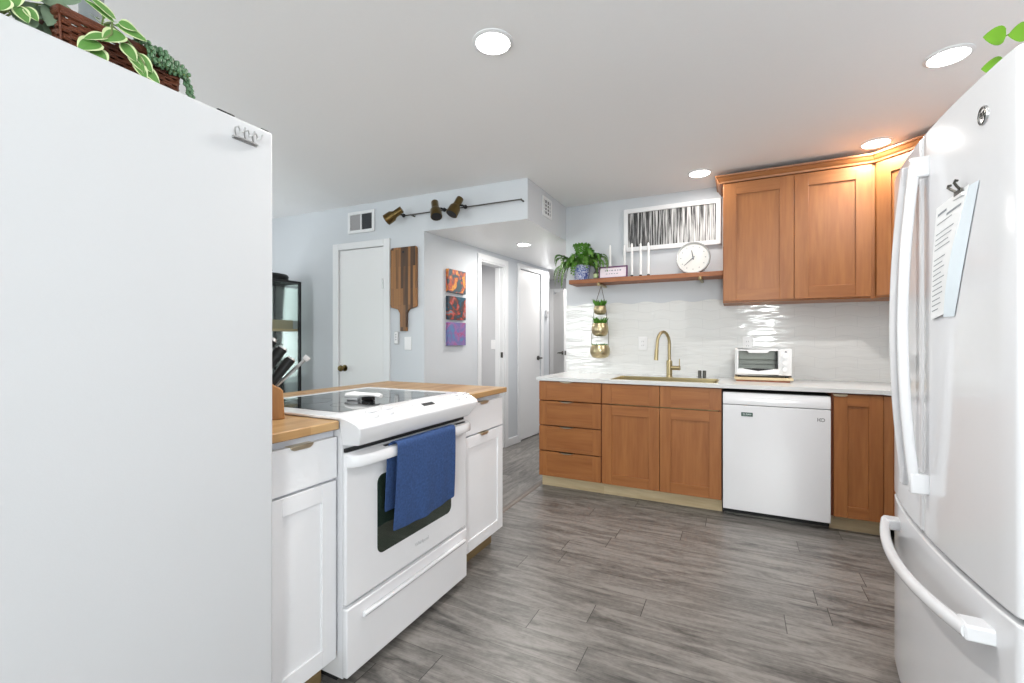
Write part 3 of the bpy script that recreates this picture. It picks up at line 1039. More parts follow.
ex, ey = 0.815 + LU * math.cos(R(45)), UY - LU * math.sin(R(45))
b = B()
b.prism([loc_u(*p) for p in ((0.816, UY), (ex, ey), (XR - 0.002, ey), (XR - 0.002, YB - 0.002), (0.816, YB - 0.002))], UZ0, UZ1 + 0.005, 'z')
b.obj('carcass', M['maple'], t)
shaker('door', t, 0.022, LU - 0.01, UZ0 + 0.012, UZ1 - 0.004, M['maple'], M['maple_h'], 0.085, rec=0.009)
cr = B()
cr.rings([[(0.001 + o_ * tan8, -o_, zc + z) for o_, z in prof], [(LU, -o_, zc + z) for o_, z in prof]])
cr.obj('crown', M['maple_h'], t, sharp=30)

# ------------------------------------------------------------------ wall shelf and what stands on it
SH = 1.730
sh = thing('wall_shelf', 'thick wooden wall shelf above the sink carrying candles and a clock', 'shelf', (0, 0, SH))
b = B()
n = 24
edge = []
for i in range(n + 1):
    x = -1.352 + (1.352 - 0.1) * i / n
    edge.append((x, 3.868 + 0.006 * math.sin(x * 9) + 0.003 * math.sin(x * 23)))
b.prism([(-1.352, YB - 0.001), (-1.352, 3.9)] + edge + [(-0.1, YB - 0.001)], -0.037, 0, 'z')
b.obj('board', M['shelf'], sh, 0.003, 2)
for x in (-1.075, -0.262):
    br = B().cyl((x, YB - 0.001, -0.052), (x, 3.86, -0.052), 0.012, seg=14)
    br.ball((x, 3.855, -0.052), 0.017, seg=12)
    br.obj('bracket', M['brass'], sh)
    bpy.context.view_layer.update()


def frond(b, base, az, reach, rise, droop, nl=16, lw=0.013, ll=0.045):
    """arched fern frond: paired leaflets along a curved rib"""
    base = Vector(base)
    d = Vector((math.cos(az), math.sin(az), 0))
    s = Vector((-d.y, d.x, 0))
    pts = []
    for i in range(nl + 1):
        u = i / nl
        pts.append(base + d * (reach * (math.sin(u * PI / 2) ** 0.9)) + Vector((0, 0, rise * math.sin(u * PI * 0.62) - droop * u ** 2.2)))
    b.mi = 1
    b.tube([pts[0]] + pts[1:], [0.0025] * nl + [0.001], 5)
    b.mi = 0
    for i in range(2, nl + 1):
        u = i / nl
        L_ = ll * (0.55 + 0.9 * u) * (1.15 - u) * 1.6
        p = pts[i]
        fw = (pts[i] - pts[i - 1]).normalized()
        for sd in (-1, 1):
            tip = p + (s * sd * 0.9 + fw * 0.45 + Vector((0, 0, -0.22 + random.uniform(-.15, .15)))).normalized() * L_
            w = fw * lw * 0.6
            m_ = (p + tip) / 2 + Vector((0, 0, 0.006))
            vs = [b.bm.verts.new(q) for q in (p - w * 0.4, m_ - w, tip, m_ + w, p + w * 0.4)]
            b._f(vs)


t = thing('potted_fern', 'bushy green fern in a blue and white pot at the left end of the shelf', 'plant', (-1.262, 3.965, SH))
B().lathe([(0.0001, 0), (0.055, 0), (0.062, 0.004), (0.072, 0.06), (0.077, 0.125), (0.074, 0.135), (0.068, 0.13), (0.062, 0.11), (0.0001, 0.11)], seg=28).obj('pot', M['blue_glaze'], t)
B().lathe([(0.0001, 0.111), (0.063, 0.111), (0.03, 0.12), (0.0001, 0.122)], seg=20).obj('soil', M['soil'], t)
b = B()
for i in range(46):
    az = random.uniform(0, 2 * PI)
    lo = random.random()
    if 0.25 * PI < az < 0.75 * PI:
        reach = random.uniform(0.04, 0.09)
    else:
        reach = random.uniform(0.10, 0.25)
    frond(b, (0.02 * math.cos(az), 0.02 * math.sin(az), 0.118), az, reach, random.uniform(0.05, 0.15), random.uniform(0.03, 0.2) if reach > 0.1 else 0.02, 14, 0.014, 0.036)
for az, rc, ri, dr in ((PI * 1.02, 0.25, 0.15, 0.10), (PI * 1.12, 0.24, 0.08, 0.24), (PI * 1.25, 0.2, 0.06, 0.24), (-0.05, 0.24, 0.15, 0.16), (-0.35, 0.2, 0.14, 0.12), (-0.7, 0.16, 0.17, 0.08)):
    for j in range(2):
        frond(b, (0, 0, 0.118), az + random.uniform(-.12, .12), rc, ri + j * 0.02, dr, 18, 0.015, 0.042)
for az in (-0.5, -1.0, -1.8, -2.3, -2.7, 0.1, 3.0):
    frond(b, (0, 0, 0.118), az, 0.07, 0.2, 0.0, 14, 0.015, 0.04)
b.obj('foliage', [M['leaf_fern'], M['stem']], t)
t = thing('glass_bottle', 'small dark bottle on the shelf between the fern and the purple sign', 'bottle', (-1.125, 3.96, SH))
B().lathe([(0.0001, 0), (0.024, 0), (0.026, 0.006), (0.026, 0.06), (0.012, 0.078), (0.011, 0.098), (0.013, 0.1), (0.0001, 0.101)], seg=18).obj('body', plain('smoky_bottle', (96, 92, 88), 0.15, var=0.1), t)
B().cyl((0, 0, 0.101), (0, 0, 0.118), 0.010, seg=12).obj('stopper', M['block'], t)
B().lathe([(0.0262, 0.018), (0.0264, 0.02), (0.0264, 0.05), (0.0262, 0.052)], seg=18, ends=False).obj('paper_label', M['leaf_cream'], t)

t = thing('framed_sign', 'small pale sign in a purple frame standing on the shelf', 'sign', (-0.972, 3.925, SH))
t.rotation_euler = (R(-6), 0, R(-2))
w_, h_ = 0.127, 0.108
b = B()
b.box(-w_, -w_ + 0.012, 0, 0.014, 0, h_).box(w_ - 0.012, w_, 0, 0.014, 0, h_).box(-w_ + 0.012, w_ - 0.012, 0, 0.014, 0, 0.012).box(-w_ + 0.012, w_ - 0.012, 0, 0.014, h_ - 0.012, h_)
b.obj('frame', M['purple'], t, 0.001, 1)
B().box(-w_ + 0.011, w_ - 0.011, 0.004, 0.012, 0.011, h_ - 0.011).obj('card', plain('pale_pink_card', (240, 228, 236), 0.7), t)
b = B()
xx = -0.07
for wd in (0.012, 0.016, 0.01, 0.022, 0.018, 0.014, 0.02):
    b.box(xx, xx + wd * 0.7, 0.003, 0.0042, 0.066, 0.076)
    xx += wd + 0.006
xx = -0.062
for wd in (0.02, 0.012, 0.018, 0.014, 0.02):
    b.box(xx, xx + wd * 0.75, 0.003, 0.0042, 0.04, 0.046)
    xx += wd + 0.007
b.obj('lettering', M['ink'], t)

labs = ['leftmost white taper candle, rising behind the fern and purple sign', 'white taper candle just behind the right end of the purple sign', 'white taper candle with a dark base just right of the purple sign', 'white taper candle second from the right in the row of five', 'rightmost white taper candle of the row, nearest the clock']
for lab, (x, y, hz) in zip(labs, ((-1.02, 4.03, 0.315), (-0.893, 4.03, 0.305), (-0.815, 3.965, 0.298), (-0.742, 3.97, 0.295), (-0.676, 3.965, 0.292))):
    t = thing('taper_candle', lab, 'candle', (x, y, SH), 0, 'white candles on the shelf')
    B().lathe([(0.0001, 0), (0.022, 0), (0.021, 0.005), (0.011, 0.010), (0.012, 0.022), (0.0001, 0.022)], seg=16).obj('holder', M['black_metal'], t)
    B().lathe([(0.0001, 0.0225), (0.0118, 0.0225), (0.0105, hz * 0.7), (0.0085, hz - 0.012), (0.003, hz), (0.0001, hz)], seg=14).obj('wax', M['candle'], t)
    B().tube([(0, 0, hz - 0.002), (0.001, 0, hz + 0.008)], 0.001, 5).obj('wick', M['gap'], t)

# wall clock leaning on the shelf
t = thing('clock', 'round white clock with a silver rim leaning on the right of the shelf', 'clock', (-0.322, 3.925, SH))
t.rotation_euler = (R(-3), 0, 0)
rc = 0.129
c0 = Vector((0, 0, rc))


def ring_y(b, prof, seg=40):
    rs = [[(r * math.cos(2 * PI * j / seg), y, rc + r * math.sin(2 * PI * j / seg)) for j in range(seg)] for r, y in prof]
    b.rings(rs, True)
    return b


ring_y(B(), [(0.0001, 0.045), (rc - 0.004, 0.045), (rc, 0.04), (rc, 0.004), (rc - 0.003, 0.0), (rc - 0.010, 0.0), (rc - 0.012, 0.012), (0.0001, 0.012)], 48).obj('case', M['steel'], t, sharp=25)
ring_y(B(), [(0.0001, 0.008), (rc - 0.0118, 0.008), (rc - 0.0118, 0.0119), (0.0001, 0.0119)], 48).obj('dial', M['clock_face'], t)
for k in range(12):
    a = R(90 - 30 * k)
    p = (0.093 * math.cos(a), 0.0072, rc + 0.093 * math.sin(a))
    B().cyl((p[0], 0.0066, p[2]), (p[0], 0.0079, p[2]), 0.0042, seg=10).obj('hour_mark', M['ink'], t)


def hand(ang, ln, w):
    a = R(90 - ang)
    d, s = Vector((math.cos(a), math.sin(a))), Vector((-math.sin(a), math.cos(a)))
    pts = [-d * 0.015 + s * w, -d * 0.015 - s * w, d * ln - s * w * 0.5, d * ln + s * w * 0.5]
    return B().prism([(p.x, p.y + rc) for p in pts], 0.0045, 0.006)


hand(350, 0.062, 0.0042).obj('hour_hand', M['ink_dark'], t)
hand(228, 0.092, 0.003).obj('minute_hand', M['ink_dark'], t)
B().cyl((0, 0.003, rc), (0, 0.0075, rc), 0.006, seg=14).obj('hub', M['ink'], t)

# framed striped picture
t = thing('framed_picture', 'white framed wide print of black and grey vertical streaks above the shelf', 'picture', (-0.513, YB, 2.163))
pw, ph = 0.392, 0.186
b = B()
fw = 0.036
b.box(-pw, -pw + fw, -0.03, -0.001, -ph, ph).box(pw - fw, pw, -0.03, -0.001, -ph, ph).box(-pw + fw, pw - fw, -0.03, -0.001, -ph, -ph + fw).box(-pw + fw, pw - fw, -0.03, -0.001, ph - fw, ph)
bmesh.ops.remove_doubles(b.bm, verts=b.bm.verts, dist=0.0001)
b.obj('frame', M['trim'], t, 0.002, 2)
B().box(-pw + fw - 0.002, pw - fw + 0.002, -0.016, -0.003, -ph + fw - 0.002, ph - fw + 0.002).obj('print', M['stripes'], t)

# three gold pots hanging from the shelf bracket
t = thing('hanging_planter', 'three gold pots of greenery hung in a column under the shelf', 'planter', (-1.085, 3.935, 0))
pots = [(1.418, 1.494, 0.056), (1.228, 1.342, 0.074), (1.036, 1.150, 0.088)]
for z0, z1, r in pots:
    h = z1 - z0
    p = B().lathe([(0.0001, z0), (r * 0.5, z0), (r * 0.78, z0 + h * 0.09), (r * 0.94, z0 + h * 0.27), (r, z0 + h * 0.5), (r * 0.96, z0 + h * 0.75), (r * 0.84, z0 + h), (r * 0.8, z0 + h), (r * 0.8, z0 + h * 0.85), (0.0001, z0 + h * 0.85)], seg=24).obj('pot', M['pot_gold'], t)
    f = B()
    for i in range(int(60 + 300 * r)):
        a, q = random.uniform(0, 2 * PI), r * 0.66 * math.sqrt(random.random())
        base = Vector((q * math.cos(a), q * math.sin(a), z0 + h * 0.85))
        hgt = random.uniform(0.025, 0.06) * (1.35 if r < 0.08 else 0.6)
        d = Vector((math.cos(a) * 0.35, math.sin(a) * 0.35, 1)).normalized()
        s = d.cross(Vector((math.sin(a + i), math.cos(a + i), 0.2))).normalized() * 0.007
        m_ = base + d * hgt * 0.6
        f._f([f.bm.verts.new(v) for v in (base, m_ - s, base + d * hgt + Vector((math.cos(a), math.sin(a), 0)) * 0.012, m_ + s)])
    f.obj('greenery', M['leaf_fern'], p)
cd = B()
top = (0.01, 0.0, SH - 0.058)
prev = None
for sgn in (-1, 1):
    cd.tube([top, (sgn * 0.05, 0, 1.49), (sgn * 0.058, 0, 1.42), (sgn * 0.066, 0, 1.33), (sgn * 0.076, 0, 1.25), (sgn * 0.076, 0, 1.15)], 0.0022, 6)
cd.tube([(0.01, 0.0, SH - 0.06), (0.01, 0.0, SH - 0.036)], 0.004, 6)
cd.obj('cord', M['rope'], t)


# ------------------------------------------------------------------ ceiling lights
def downlight(x, y, z, lab, r=0.078, power=LAMP, warm=(1, 0.97, 0.92)):
    t = thing('ceiling_light', lab, 'ceiling light', (x, y, z), 0, 'recessed ceiling lights')
    B().lathe([(r + 0.008, 0.0), (r + 0.008, -0.004), (r - 0.006, -0.009), (r - 0.008, -0.001), (r - 0.008, 0.0)], seg=32, ends=False).obj('trim_ring', M['trim'], t)
    B().lathe([(0.0001, -0.004), (r - 0.009, -0.004), (r - 0.009, -0.001), (0.0001, -0.001)], seg=32).obj('lens', M['lens'], t)
    disc_lamp('downlight_lamp', (x, y, z - 0.014), power, 0.13, warm)


downlight(-0.925, 1.685, CZ, 'lit round ceiling light, highest in the photo, between the two refrigerators')
downlight(0.835, 2.66, CZ, 'lit round ceiling light above the white refrigerator on the right', power=11)
downlight(-0.255, 3.69, CZ, 'lit round ceiling light just left of the maple wall cabinet', power=3.2)
downlight(0.25, 0.75, CZ, 'added unseen fill light over the aisle', power=3.5)  # added fixture out of view, lifts the range front
downlight(0.79, 3.625, CZ, 'lit round ceiling light against the crown of the maple wall cabinet', power=5, warm=(1, 0.97, 0.92))
downlight(-1.87, 4.03, SZ, 'lit round light in the lowered hall soffit', r=0.068, power=8)

# ------------------------------------------------------------------ vents
t = thing('soffit_vent', 'small white air vent on the side of the soffit near the back wall', 'vent', (XK, 3.60, 2.318), R(90))
# local -y points to +x (into the kitchen)
b = B()
fw = 0.022
vw, vh = 0.10, 0.082
b.box(-vw, -vw + fw, -0.01, 0, -vh, vh).box(vw - fw, vw, -0.01, 0, -vh, vh).box(-vw + fw, vw - fw, -0.01, 0, -vh, -vh + fw).box(-vw + fw, vw - fw, -0.01, 0, vh - fw, vh)
b.obj('frame', M['trim'], t, 0.002, 1)
B().box(-vw + fw, vw - fw, -0.002, -0.0005, -vh + fw, vh - fw).obj('duct', M['dark_vent'], t)
b = B()
for i in range(1, 4):
    b.box(-vw + fw, vw - fw, -0.008, -0.003, -vh + fw + i * 0.029 - 0.003, -vh + fw + i * 0.029 + 0.003)
for i in range(3):
    xx = -vw + fw + i * 0.05 + 0.025
    b.box(xx - 0.004, xx + 0.004, -0.009, -0.002, -vh + fw, vh - fw)
b.obj('grille', M['trim'], t)


def dw_thing(name, label, cat, x, z, off=0.0, group=None):
    return thing(name, label, cat, (x, on_dining(x) - off, z), DA, group)


t = dw_thing('return_vent', 'square white return vent above the closed dining door', 'vent', -3.118, 2.287)
b = B()
vw, vh, fw = 0.158, 0.10, 0.028
b.box(-vw, -vw + fw, -0.014, 0, -vh, vh).box(vw - fw, vw, -0.014, 0, -vh, vh).box(-vw + fw, vw - fw, -0.014, 0, -vh, -vh + fw).box(-vw + fw, vw - fw, -0.014, 0, vh - fw, vh).box(-0.008, 0.008, -0.012, 0, -vh + fw, vh - fw)
b.obj('frame', M['trim'], t, 0.002, 1)
for x0, x1, m, nm in ((-vw + fw, -0.008, M['vent_grey'], 'filter'), (0.008, vw - fw, M['dark_vent'], 'filter')):
    o = B().box(x0, x1, -0.004, -0.001, -vh + fw, vh - fw).obj(nm, m, t)
    b = B()
    for i in range(1, 12):
        zz = -vh + fw + i * 0.012
        b.box(x0, x1, -0.008, -0.004, zz - 0.002, zz + 0.0015)
    b.obj('louvre', m, t)

# ------------------------------------------------------------------ wall spotlight bar
t = dw_thing('track_light', 'thin wall rail with three aged brass spotlights on the soffit face', 'spotlight rail', -2.1, 2.272)
x_a, x_b = -0.50, 0.62
B().cyl((x_a, -0.055, 0), (x_b, -0.055, 0), 0.0055, seg=10).obj('rail', M['dark_steel'], t)
for xx in (-0.42, 0.02, x_b - 0.01):
    B().cyl((xx, 0, 0), (xx, -0.055, 0), 0.007, seg=10).obj('standoff', M['dark_steel'], t)
for xx, d in ((-0.49, (-0.80, -0.25, -0.52)), (-0.075, (0.34, -0.35, -0.86)), (0.125, (-0.22, -0.45, -0.86))):
    d = Vector(d).normalized()
    jt = Vector((xx, -0.075, 0.0))
    hd = B().ball((xx, -0.062, 0), 0.017, seg=12)
    hd.cyl((xx, -0.062, 0), jt + Vector((0, -0.03, 0.0)), 0.008, seg=10)
    c_ = jt + Vector((-0.045 if xx > -0.5 else -0.03, -0.05, 0.0))
    hd.cyl(jt + Vector((0, -0.03, 0.0)), c_, 0.008, seg=10)
    hd.obj('pivot', M['black_metal'], t)
    a = c_ - d * 0.075
    hb = B()
    hb.tube([a, a + d * 0.006, a + d * 0.07, a + d * 0.082, a + d * 0.10, a + d * 0.165], [0.026, 0.030, 0.030, 0.034, 0.046, 0.048], 20)
    sp = hb.obj('shade', M['brass_old'], t)
    B().cyl(a + d * 0.1652, a + d * 0.168, 0.042, 0.041, seg=18).obj('bulb', M['gap'], sp)

# cutting board hung on the dining wall
t = dw_thing('cutting_board', 'long paddle-shaped wooden cutting board hung upside down on the wall', 'cutting board', -2.624, 1.648, 0.002)
bw = 0.141
poly = [(-0.036, -0.375), (0.036, -0.375), (0.038, -0.22), (0.06, -0.185), (bw - 0.004, -0.165), (bw, -0.15), (bw, 0.345), (bw - 0.012, 0.362), (-bw + 0.012, 0.362), (-bw, 0.345), (-bw, -0.15), (-bw + 0.004, -0.165), (-0.06, -0.185), (-0.038, -0.22)]
B().prism(poly, -0.024, 0.0).obj('board', M['acacia'], t, 0.004, 2)
B().cyl((0, -0.0255, 0.318), (0, -0.023, 0.318), 0.010, seg=14).obj('hanging_hole', M['gap'], t)
t = dw_thing('light_switch', 'white light switch plate below the hanging cutting board', 'switch', -2.59, 1.165)
B().box(-0.037, 0.037, -0.006, 0, -0.058, 0.058).obj('plate', M['plastic'], t, 0.003, 2)
B().box(-0.017, 0.017, -0.009, -0.006, -0.033, 0.033).obj('rocker', M['plastic'], t, 0.002, 2)
t = dw_thing('wall_remote', 'small grey remote in a wall holder left of the white switch plate', 'remote', -2.71, 1.213)
B().prism(rrect(-0.024, 0.024, -0.058, 0.058, 0.008), -0.012, 0).obj('holder', M['grey_plastic'], t, 0.002, 1)
B().prism(rrect(-0.018, 0.018, -0.048, 0.052, 0.007), -0.018, -0.012).obj('body', M['plastic'], t, 0.002, 1)
b = B()
for zz in (0.03, 0.008, -0.014):
    b.cyl((0, -0.0195, zz), (0, -0.018, zz), 0.008, seg=12)
b.obj('button', M['grey_plastic'], t)

# ------------------------------------------------------------------ hall wall things
def hw_thing(name, label, cat, y, z, off=0.0, group=None):
    return thing(name, label, cat, (hall_pt(y) + off, y, z), HA, group)


for nm, (z, m, lab) in zip('abc', ((1.742, M['art_a'], 'top abstract canvas, orange and teal, of three on the hall wall'), (1.493, M['art_b'], 'middle abstract canvas, dark teal and red, of three on the hall wall'), (1.252, M['art_c'], 'bottom abstract canvas, violet and blue, of three on the hall wall'))):
    t = hw_thing('canvas_painting', lab, 'painting', 3.605, z, 0.0, 'abstract canvases on the hall wall')
    B().box(-0.135, 0.135, -0.03, 0, -0.108, 0.108).obj('canvas', m, t, 0.002, 1)
t = hw_thing('thermostat', 'small grey thermostat on the hall wall beside the closed hall door', 'thermostat', 5.525, 1.54)
B().box(-0.03, 0.03, -0.028, 0, -0.045, 0.045).obj('housing', M['grey_plastic'], t, 0.004, 2)
B().box(-0.02, 0.02, -0.0295, -0.028, 0.0, 0.03).obj('screen', M['vent_grey'], t)
t = thing('light_switch', 'light switch plate seen through the open hall doorway', 'switch', (-2.72, 5.0, 1.14), 0)
B().box(-0.05, 0.05, -0.006, 0, -0.058, 0.058).obj('plate', M['plastic'], t, 0.003, 2)
B().box(-0.03, -0.005, -0.009, -0.006, -0.03, 0.03).obj('rocker', M['plastic'], t, 0.002, 1)
B().box(0.005, 0.03, -0.009, -0.006, -0.03, 0.03).obj('rocker', M['plastic'], t, 0.002, 1)

# ------------------------------------------------------------------ glass display cabinet in the dining room
t = thing('display_cabinet', 'tall black framed glass display cabinet against the dining wall', 'display cabinet', (-3.72, 2.02, 0), R(90))
Wd, Dd, Hd = 0.97, 0.38, 1.748
b = B()
f = 0.022
for xx in (0, Wd - f):
    for yy in (0, Dd - f):
        b.box(xx, xx + f, yy, yy + f, 0, Hd)
for zz in (0.05, Hd - f):
    b.box(f, Wd - f, 0, f, zz, zz + f).box(f, Wd - f, Dd - f, Dd, zz, zz + f).box(0, f, f, Dd - f, zz, zz + f).box(Wd - f, Wd, f, Dd - f, zz, zz + f)
b.obj('frame', M['black_metal'], t)
B().box(f, Wd - f, f, Dd - f, Hd - 0.012, Hd - 0.004).obj('top_panel', M['pane'], t)
b = B().box(f, Wd - f, 0.010, 0.014, 0.08, Hd - f)
b.obj('front_glass', M['pane'], t)
B().box(Wd - 0.016, Wd - 0.012, f, Dd - f, 0.08, Hd - f).obj('side_glass', M['pane'], t)
B().box(f, Wd - f, Dd - 0.012, Dd - 0.006, 0.08, Hd - f).obj('back_glass', M['pane'], t)
for zz in (0.45, 0.85, 1.28):
    B().box(f, Wd - f, f, Dd - 0.02, zz, zz + 0.018).obj('cabinet_shelf', M['kick'] if zz > 1.2 else M['pane'], t)
o = B().box(-0.42, 0.36, -0.1, 0.1, 0, 0.085).obj('storage_box', plain('tan_cardboard', (176, 166, 140), 0.7), None, 0.004, 2, loc=(-3.92, 2.62, 1.2985))
o.rotation_euler = (0, 0, R(90))
tag(o, 'tan box on the upper shelf inside the black display cabinet', 'box')
t = thing('lidded_pot', 'black lidded pot on top of the glass display cabinet', 'pot', (-3.90, 2.80, Hd + 0.001))
B().lathe([(0.0001, 0), (0.13, 0), (0.15, 0.012), (0.155, 0.04), (0.15, 0.046), (0.0001, 0.046)], seg=28).obj('body', M['black_metal'], t)
B().lathe([(0.15, 0.0465), (0.145, 0.056), (0.08, 0.07), (0.02, 0.074), (0.0001, 0.074)], seg=28, ends=False).obj('lid', M['black_metal'], t)
B().lathe([(0.0001, 0.074), (0.008, 0.074), (0.008, 0.088), (0.02, 0.095), (0.014, 0.105), (0.0001, 0.106)], seg=14).obj('knob', M['black_metal'], t)

# ------------------------------------------------------------------ peninsula: base cabinets, butcher block, range
PX = -1.227      # carcass face, cabinet fronts stand 2 cm proud of it
PZ = 0.889
g_white = 'white base cabinets of the peninsula'


def pen_cab(label, y0, y1, name, front_x=-1.227):
    t = thing(name, label, 'cabinet', (front_x - 0.02, y0, 0), R(90), g_white)
    W = y1 - y0
    D = 0.62
    B().box(0, W, 0, D, 0.1, PZ).obj('carcass', M['carcass'], t)
    B().box(0.0, W - 0.004, 0.055, 0.07, 0, 0.1).obj('toe_kick', M['kick_dark'], t)
    return t, W


t, W = pen_cab('white base cabinet squeezed between the tall white freezer and the range', 0.858, 1.131, 'base_cabinet')
dr = slab('drawer', t, 0.004, W - 0.003, 0.722, 0.862, M['white'])
tab_pull(dr, 0.128, 0.862, -0.0098, 0.085)
shaker('door', t, 0.004, W - 0.006, 0.108, 0.714, M['white'], M['white'], 0.058, rec=0.007)
t, W = pen_cab('white base cabinet at the open end of the peninsula, beyond the range', 1.912, 2.355, 'base_cabinet')
dr = slab('drawer', t, 0.004, W - 0.002, 0.704, 0.862, M['white'])
tab_pull(dr, 0.222, 0.862, -0.0098, 0.085)
dr = shaker('door', t, 0.004, W - 0.002, 0.108, 0.696, M['white'], M['white'], 0.058, rec=0.007)
tab_pull(dr, 0.222, 0.696, -0.0098, 0.085)
# back of the peninsula
o = B().box(-1.90, -1.872, 0.858, 2.355, 0.0, PZ).obj('peninsula_panel', M['carcass'])
tag(o, 'plain white panel backing the peninsula on the dining side', 'panel')
# butcher block top in one U around the range
BZ0, BZ1 = 0.8905, 0.92
bt = B()
bt.prism([(-1.203, 0.857), (-1.203, 1.116), (-1.227, 1.1285), (-1.853, 1.1285), (-1.853, 1.9065), (-1.215, 1.9065), (-1.203, 1.915), (-1.203, 2.362), (-2.10, 2.362), (-2.10, 0.857)], BZ0, BZ1, 'z')
o = bt.obj('butcher_block_top', M['butcher'], None, 0.004, 2)
tag(o, 'pale butcher block top of the peninsula around the range', 'worktop')

# range
t = thing('range', 'white slide-in electric range with a black glass cooktop', 'stove', (-1.2, 1.135, 0), R(90))
W = 0.765
B().box(0.004, W - 0.004, 0.012, 0.62, 0.03, 0.921).box(-0.018, W + 0.018, 0.10, 0.64, 0.9215, 0.9225).obj('body', M['appliance'], t)
B().box(0.02, W - 0.02, 0.06, 0.60, 0.0, 0.03).obj('plinth', M['gap'], t)
# drawer
b = B()
b.box(0.0, W, -0.012, 0.01, 0.038, 0.272)
dro = b.obj('drawer', M['appliance'], t, 0.005, 3)
b = B()
b.prism([(-0.0125, 0.232), (-0.030, 0.234), (-0.032, 0.226), (-0.022, 0.214), (-0.0125, 0.21)], 0.07, W - 0.035, 'x')
b.obj('drawer_grip', M['appliance'], dro, 0.004, 2)
# door
b = B()
b.box(0.0, W, -0.008, 0.010, 0.284, 0.805)
dro = b.obj('oven_door', M['appliance'], t, 0.006, 3)
B().prism(rrect(0.15, 0.632, 0.398, 0.692, 0.03), -0.0095, -0.007).obj('window', M['oven_glass'], dro)
b = B()
for i in range(6):
    x0 = 0.165 + i * 0.095
    b.box(x0, x0 + 0.075, -0.034, -0.022, 0.7985, 0.8035)
b.obj('vent_slot', M['gap'], dro)
B().box(0.008, W - 0.008, 0.002, 0.0115, 0.8055, 0.8185).obj('door_gap', M['gap'], t)
# handle: wide flattened bar, curving back into the door at both ends
hx = [0.0, 0.008, 0.03, 0.08, W - 0.08, W - 0.03, W - 0.008, W]
hy = [-0.009, -0.030, -0.046, -0.054, -0.054, -0.046, -0.030, -0.009]
b = B()
rs = []
for x, y in zip(hx, hy):
    rs.append([(x, y - 0.002, 0.758), (x, y - 0.006, 0.766), (x, y - 0.005, 0.788), (x, y + 0.002, 0.797), (x, max(y + 0.004, -0.0075), 0.803), (x, max(y + 0.003, -0.0075), 0.762)])
b.rings(rs)
b.obj('handle', M['appliance'], dro, 0.002, 2)
text_mesh('brand_mark', 'Whirlpool', 0.022, M['grey_plastic'], dro, (0.415, -0.0086, 0.345), (R(90), 0, 0))
# cooktop
b = B()
b.prism(rrect(-0.022, W + 0.022, -0.018, 0.648, 0.012), 0.9225, 0.932, 'z')
b.obj('cooktop_frame', M['appliance'], t, 0.003, 2)
b = B()
b.prism(rrect(0.055, W - 0.045, 0.075, 0.59, 0.01), 0.9318, 0.9332, 'z')
gl = b.obj('cooktop_glass', M['glass_top'], t)
b = B()
for cx, cy, r in ((0.22, 0.20, 0.075), (0.22, 0.44, 0.095), (0.56, 0.20, 0.105), (0.56, 0.44, 0.075)):
    rs = [[(cx + q * math.cos(2 * PI * j / 40), cy + q * math.sin(2 * PI * j / 40), z) for j in range(40)] for q, z in ((r, 0.9332), (r, 0.9334), (r - 0.002, 0.9334), (r - 0.002, 0.9332))]
    b.rings(rs, False, True)
b.obj('burner_ring', plain('burner_ring_grey', (74, 78, 80), 0.2), gl)
# control panel: sloping top, rounded nose, under-cut face, tapered ends
sec = [(0.072, 0.9335, 0.0), (-0.018, 0.9335, 0.0), (-0.060, 0.906, 0.012), (-0.072, 0.893, 0.018), (-0.071, 0.880, 0.024), (-0.048, 0.838, 0.05), (-0.040, 0.830, 0.055), (0.008, 0.830, 0.055), (0.011, 0.905, 0.0), (0.072, 0.905, 0.0)]
sec = [(0.072, 0.9335, -0.018), (0.0, 0.9335, -0.018), (-0.06, 0.908, -0.010), (-0.073, 0.896, -0.004), (-0.072, 0.883, 0.0), (-0.050, 0.838, 0.018), (-0.042, 0.830, 0.022), (0.011, 0.830, 0.0), (0.011, 0.918, -0.014), (0.072, 0.9225, -0.018)]
b = B()
b.rings([[(ins, y, z) for y, z, ins in sec], [(W - (ins * 2.0 if ins > 0 else ins), y, z) for y, z, ins in sec]])
pn = b.obj('control_panel', M['appliance'], t, 0.004, 3, sharp=50)


def on_panel(x, s, lift=0.0):
    """point on the sloping top of the control panel, s from 0 (back) to 1 (nose)"""
    p0, p1 = Vector((x, 0.0, 0.9335)), Vector((x, -0.06, 0.908))
    nrm = Vector((0, -0.0255, 0.06)).normalized()
    nrm = Vector((0, -(0.9335 - 0.908), 0.06)).normalized()
    return p0.lerp(p1, s) + nrm * lift


nrm = Vector((0, -0.0255, 0.06)).normalized()
for xx in (0.105, 0.185, 0.64, 0.705):
    a = on_panel(xx, 0.4)
    kb = B().tube([a, a + nrm * 0.003, a + nrm * 0.008, a + nrm * 0.012], [0.026, 0.026, 0.024, 0.021], 24)
    v = Vector((1, 0, 0))
    kb.tube([a + nrm * 0.011 - v * 0.018, a + nrm * 0.016 - v * 0.014, a + nrm * 0.016 + v * 0.014, a + nrm * 0.011 + v * 0.018], [0.005, 0.006, 0.006, 0.005], 8)
    kb.obj('knob', M['appliance'], t)


def panel_patch(x0, x1, s0, s1, lift):
    q = [on_panel(x0, s0, lift), on_panel(x1, s0, lift), on_panel(x1, s1, lift), on_panel(x0, s1, lift)]
    q2 = [p - nrm * (lift + 0.002) for p in q]
    return B().rings([q2, q])


